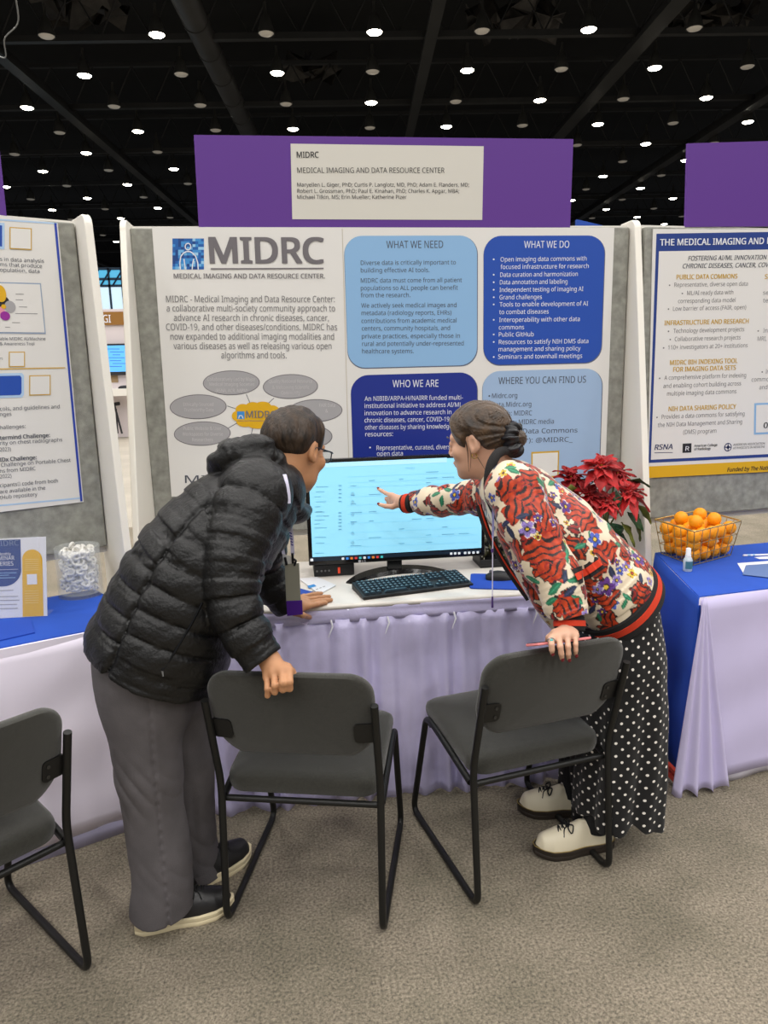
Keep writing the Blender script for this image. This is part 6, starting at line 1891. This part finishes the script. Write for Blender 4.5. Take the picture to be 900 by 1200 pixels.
# the open front hangs down below the chest
WFr = Tube([at(582, 580, 2.06), at(600, 632, 2.04), at(628, 690, 2.03), at(655, 730, 2.03)], [.05, .055, .06, .05], [.03, .035, .035, .03], n=14, lat=(.2, 1, 0))
def bomber(P):
    a, s, t = W0(P)
    f1 = .006 * wob(P, 26, 31) + .0035 * wob(P, 60, 33)
    puff = -.012 * np.exp(-((s - .05) / .04) ** 2)
    a = a + f1 + puff
    b, s2, t2 = WLs(P)
    b = b + .0055 * wob(P, 38, 35) + .004 * np.sin(s2 * 110 + 2 * np.sin(t2)) * np.clip((s2 - .30) / .08, 0, 1) - .004 * np.sin(s2 * 48 + t2) * .6
    c, s3, t3 = WRs(P)
    c = c + .0045 * wob(P, 40, 37) + .003 * np.sin(s3 * 80 + t3)
    d = smin(a, c, .025); d = smin(d, WFr(P)[0] + .003 * wob(P, 40, 39), .03)
    return smin(d, b, .010)
# printed pattern of the cloth: tigers, flowers, leaves on cream
L3 = lambda c: np.array(lin(c))
CREAM, ORNG, DKB, PURP, LILA, BLUE, GREEN, NAVY, YELL, PINK, REDD = map(L3, ((226, 210, 184), (202, 66, 28), (40, 28, 30), (92, 50, 132), (140, 120, 190), (70, 92, 184), (40, 116, 84), (38, 46, 74), (222, 186, 60), (206, 84, 92), (160, 36, 30)))
motifs = []
def mo(kind, u, v, R, col, Y=1.95, fn=None, ang=0.0):
    p = onto(bomber, at(u, v, Y - .25), vd(u, v), 0, .7)
    motifs.append((kind, p, R, col, ang))
def paint(V):
    P = V.astype(np.float32); C = np.tile(CREAM, (len(P), 1))
    # everywhere: a scatter of smaller flowers and leaves
    rs = np.random.RandomState(77)
    ids = rs.choice(len(P), 900, replace=False)
    pts = []
    for i in ids:
        if all(np.linalg.norm(P[i] - q[0]) > .021 for q in pts): pts.append((P[i],))
    allm = []
    for (p,) in pts:
        r = rs.rand()
        if r < .22: allm.append(('leaf', p, rs.uniform(.016, .026), GREEN if rs.rand() < .6 else NAVY, rs.uniform(0, 6.28)))
        elif r < .38: allm.append(('flower', p, rs.uniform(.013, .020), PURP if rs.rand() < .6 else LILA, rs.uniform(0, 6.28)))
        elif r < .46: allm.append(('flower', p, rs.uniform(.012, .019), BLUE, rs.uniform(0, 6.28)))
        elif r < .78: allm.append(('blob', p, rs.uniform(.020, .036), ORNG, rs.uniform(0, 6.28)))
        elif r < .88: allm.append(('flower', p, rs.uniform(.010, .016), PINK if rs.rand() < .5 else YELL, rs.uniform(0, 6.28)))
        else: allm.append(('blob', p, rs.uniform(.016, .026), REDD, rs.uniform(0, 6.28)))
    allm += motifs
    for kind, p, R, col, ang in allm:
        q = P - np.asarray(p, np.float32)
        d = np.linalg.norm(q, axis=1)
        ix = np.nonzero(d < R * 1.7)[0]
        if not len(ix): continue
        q = q[ix]; d = d[ix]
        # plane of the cloth around the motif
        u_, s_, vt = np.linalg.svd(q - q.mean(0), full_matrices=False)
        a, b = q @ vt[0], q @ vt[1]
        if vt[0][0] < 0: a = -a
        th = np.arctan2(b, a) + ang
        rr = d
        if kind == 'tiger' or kind == 'blob':
            e = R * (1 + .20 * np.sin(3 * th + ang * 3) + .12 * np.sin(7 * th + ang) + .05 * np.sin(13 * th))
            ins = rr < e
            w = a * math.cos(ang) + b * math.sin(ang); w2 = b * math.cos(ang) - a * math.sin(ang)
            st = np.sin(w / (.0036 if kind == 'tiger' else .0032) + 2.0 * np.sin(w2 / .017 + ang) + .9 * np.sin(w2 / .007) + 1.1 * np.sin(w / .013))
            k = np.where(st > .50 + .25 * np.sin(w2 / .009), 1, 0)
            sh = .82 + .18 * np.sin(w2 / .004 + w / .01)
            cc = np.where(k[:, None] > 0, DKB, ORNG * sh[:, None] if kind == 'tiger' else col * sh[:, None])
            edge = (rr > e - .0035) & ins
            cc = np.where(edge[:, None], DKB if kind == 'blob' else REDD, cc)
        elif kind == 'flower':
            pt = np.abs(np.cos(2.5 * th)); e = R * (.62 + .42 * pt)
            ins = rr < e
            vein = (np.abs(np.sin(7.5 * th)) < .25) & (rr > R * .3)
            cc = np.where(vein[:, None], col * .45, col * (.8 + .5 * (rr / R))[:, None])
            cc = np.where((rr < R * .24)[:, None], YELL if col is not YELL else ORNG, cc)
            cc = np.where(((rr > R * .24) & (rr < R * .36))[:, None], DKB, cc)
            cc = np.where((rr > e - .0022)[:, None], np.where(np.sin(3 * th)[:, None] > 0, L3((236, 226, 214)), col * .4), cc)
        else:
            x = a * math.cos(ang) + b * math.sin(ang); y = b * math.cos(ang) - a * math.sin(ang)
            e = R * .42 * np.clip(1 - (x / R) ** 2, 0, 1)
            ins = np.abs(y - .15 * R * np.sin(x / R * 2)) < e
            cc = np.where((np.abs(y - .15 * R * np.sin(x / R * 2)) < .0013)[:, None], col * 1.9, np.tile(col, (len(a), 1)))
        C[ix] = np.where(ins[:, None], cc, C[ix])
    return {'print_color': np.clip(C, 0, 1)}
for u, v, R, a in ((601, 574, .036, .5), (612, 592, .042, .9), (626, 583, .034, .3), (640, 600, .036, .7), (641, 648, .046, .2), (655, 622, .02, .4), (680, 600, .036, 1.2), (668, 585, .024, .8), (690, 612, .032, .2), (666, 708, .022, 1.0), (714, 645, .026, .3), (702, 668, .02, .6), (652, 668, .024, 1.4), (541, 592, .022, .6), (485, 583, .02, .2), (500, 577, .018, 1.2), (548, 573, .018, .9)):
    mo('tiger', u, v, R * 1.25, ORNG, ang=a)
for u, v, R, c in ((618, 620, .024, LILA), (618, 541, .022, BLUE), (628, 546, .015, BLUE), (662, 594, .022, PURP), (697, 632, .024, BLUE), (659, 576, .019, ORNG), (710, 688, .030, PURP), (722, 680, .018, LILA), (748, 655, .026, PURP), (740, 672, .018, YELL), (652, 557, .022, PINK),
                   (533, 580, .022, BLUE), (516, 595, .022, PURP), (512, 580, .014, PURP), (630, 607, .014, PURP), (685, 582, .016, PURP), (648, 612, .016, PURP), (700, 690, .018, LILA), (590, 555, .014, YELL)):
    mo('flower', u, v, R, c, ang=u * .7)
for u, v, R, c, a in ((646, 566, .022, GREEN, .6), (650, 690, .026, GREEN, 2.2), (668, 693, .024, NAVY, .4), (612, 605, .02, NAVY, 1.5), (662, 676, .02, NAVY, .8), (680, 640, .02, GREEN, 2.4), (676, 650, .016, DKB, 1.0), (522, 588, .022, NAVY, .5), (560, 575, .018, NAVY, 1.2), (660, 640, .02, DKB, 2.0), (733, 640, .022, DKB, .3), (640, 558, .016, DKB, .9), (598, 548, .018, GREEN, -.6)):
    mo('leaf', u, v, R, c, ang=a)
M_print = mat('floral_tiger_print_satin', (226, 210, 184), 0.42, attr='print_color', sheen=0.1)
bj = soft('bomber_jacket', bomber, (.30, 1.70, .74), (1.36, 2.72, 1.42), .0028, M_print, wom, attrs=paint)
M_rib = mat('black_rib_knit', (34, 32, 33), 0.9, bump=0.3, bscale=400); M_ribr = mat('red_rib_stripe', (206, 58, 30), 0.85, bump=0.3, bscale=400)
def band(name, T, r_in, offs, parent, h=.003, n_each=None):
    """ring band round a tube: dark rib with a red stripe as its sub-part; offs = (lo, red0, red1, hi) along the tube from p0"""
    p0, ax, w, d, lat = T
    ax = np.asarray(ax, float); ax /= np.linalg.norm(ax); l = np.asarray(lat, float); l = l - ax * (l @ ax); l /= np.linalg.norm(l); m = np.cross(ax, l)
    def ring(s, g):
        return [p0 + ax * s + l * (w + g) * math.cos(t) + m * (d + g) * math.sin(t) for t in np.linspace(0, 2 * math.pi, 72, endpoint=False)]
    lo, a, b, hi = offs
    mb = MB(); mb.rings([ring(lo, -.014), ring(lo, -.003), ring(lo + .003, .001), ring((lo + hi) / 2, .002), ring(hi - .003, .001), ring(hi, -.003), ring(hi, -.014)])
    o = mb.build(name, M_rib, parent, smooth=True)
    mb = MB(); mb.rings([ring(a, -.002), ring(a + .001, .0035), ring(b - .001, .0035), ring(b, -.002)]); mb.build('red_stripe', M_ribr, o, smooth=True)
    return o
hd = at(690, 666, 2.14) - at(719, 700, 2.14)
band('hem_band', (at(719, 700, 2.14), -hd, .186, .150, (.2, 1, 0)), 0, (-.020, -.002, .020, .042), bj)
cdL = at(668, 741, 1.835) - at(667, 718, 1.855)
band('cuff', (at(667.3, 731, 1.845), cdL, .0405, .036, (1, 0, 0)), 0, (-.022, -.009, .008, .021), bj)
cdR = at(472, 590, 2.58) - at(492, 589, 2.53)
band('cuff', (at(478, 590, 2.562), cdR, .032, .032, (0, 0, 1)), 0, (-.022, -.010, .008, .020), bj)
# slanted pocket welt with red stripe
def strip(name, pts, w, m, parent, off=.003, Y=1.75, fn=bomber):
    S_ = [onto(fn, at(u, v, Y), vd(u, v), 0, .7) for u, v in catmull([(a, b, 0) for a, b in pts], 16)[:, :2]]
    S_ = [np.asarray(p, float) - vd(450, 600) * off for p in S_]
    nv = -vd(650, 650)
    R_ = []
    for i, p in enumerate(S_):
        T = S_[min(i + 1, 15)] - S_[max(i - 1, 0)]; T /= np.linalg.norm(T); s = np.cross(T, nv); s /= np.linalg.norm(s)
        R_.append([p - s * w / 2, p + s * w / 2, p + s * w / 2 - nv * .006, p - s * w / 2 - nv * .006])
    mb = MB(); mb.rings(R_); return mb.build(name, m, parent)
pk = strip('pocket_welt', [(674, 676), (687, 669), (703, 658)], .044, M_rib, bj, off=.006); strip('red_stripe', [(674, 676), (687, 669), (703, 658)], .019, M_ribr, pk, off=.011)
# collar and front band: black rib running round the neck and down the open front
zb = [at(606, 531, 2.16), at(594, 528, 2.10), at(582, 533, 2.06), at(574, 552, 2.04), at(573, 580, 2.035), at(584, 608, 2.02), at(606, 650, 2.01), at(628, 690, 2.00), at(642, 712, 1.99)]
mb = MB(); C_ = catmull(zb, 48); mb.tube(C_, [.010 + .005 * math.sin(min(1, i / 30.0) * math.pi) for i in range(48)], 12)
col_ = mb.build('collar_band', M_rib, bj, smooth=True)
mb = MB(); mb.tube([p + np.array([.004, -.013, .003]) for p in C_[24:]], .0030, 6); mb.build('red_piping', M_ribr, col_, smooth=True)
mb = MB(); fb_ = [at(561, 592, 2.22), at(572, 625, 2.2), at(592, 662, 2.18), at(620, 702, 2.14)]
C2_ = catmull(fb_, 24); mb.tube(C2_, .011, 10); c2 = mb.build('front_band', M_rib, bj, smooth=True)
mb = MB(); mb.tube([p + np.array([.0, -.010, .004]) for p in C2_], .003, 6); mb.build('red_piping', M_ribr, c2, smooth=True)
# shoes
M_wshoe = mat('cream_leather_shoe', (222, 212, 186), 0.4, bump=0.06, bscale=40); M_dsole = mat('dark_brown_rubber_sole', (46, 38, 32), 0.55)
shoe('shoe', wtL, whL, 1, wom, M_wshoe, M_dsole, M_blace, .030, .044, True, .005, .078)
shoe('shoe', wtR, whR, 1, wom, M_wshoe, M_dsole, M_blace, .030, .044, True, .005, .078)
M_sock = mat('black_sock', (22, 22, 24), 0.9)
for a_, tt_, hh_ in ((waL, wtL, whL), (waR, wtR, whR)):
    mb = MB(); mb.tube([a_ + (0, 0, .14), a_ + (0, 0, .03), a_ * .97 + (tt_ * .03) + (0, 0, -.02)], [.042, .041, .040], 16); mb.build('sock', M_sock, wom, smooth=True)
# lanyard string hanging from her neck, phone under her hand
ls = thing('lanyard', 'thin lavender lanyard string hanging straight down from the woman’s neck', 'lanyard', at(577, 710, 2.0))
ribbon([at(576, 560, 2.02), at(577.5, 580, 2.01), at(578, 600, 2.0), at(577.5, 630, 2.0)], .006, mat('lavender_strap', (150, 150, 204), 0.6), 'strap', ls)
mb = MB(); mb.tube([at(577.5, 628, 2.0), at(577, 700, 2.0)], .0017, 6); mb.build('string', M_lan, ls)
mb = MB(); mb.tube([at(577, 643, 2.0), at(577, 647, 2.0)], .004, 8); mb.tube([at(577, 699, 2.0), at(577, 712, 2.0)], [.0026, .0036], 8); mb.build('toggle', mat('violet_toggle', (78, 54, 120), 0.5), ls)
pa, pb = at(622, 755.5, 1.80), at(686, 747.5, 1.83)
ph = thing('mobile_phone', 'phone in pink case held flat under the woman’s hand on the chair back', 'phone', (pa + pb) / 2)
e1 = pb - pa; Lp = np.linalg.norm(e1); e1 /= Lp; e2 = vd(655, 735); e2 = e2 - e1 * (e2 @ e1); e2 /= np.linalg.norm(e2); e3 = np.cross(e1, e2)
pc = (pa + pb) / 2
def rp_(a, b, c): return pc + e1 * a + e2 * b + e3 * c
out = rrect(-Lp / 2, -.036, Lp / 2, .036, .010, 6)
mb = MB(); mb.rings([[rp_(a * k, b * k, c) for a, b in out] for k, c in ((.97, -.0045), (1, -.003), (1, .001), (.985, .0025))]); mb.build('case', mat('pink_phone_case', (226, 132, 132), 0.5), ph, smooth=True)
mb = MB(); mb.rings([[rp_(a * .97, b * .95, c) for a, b in out] for c in (.0025, .004)]); mb.build('screen', M_gloss, ph)

bpy.data.objects.remove(_fo, do_unlink=True)
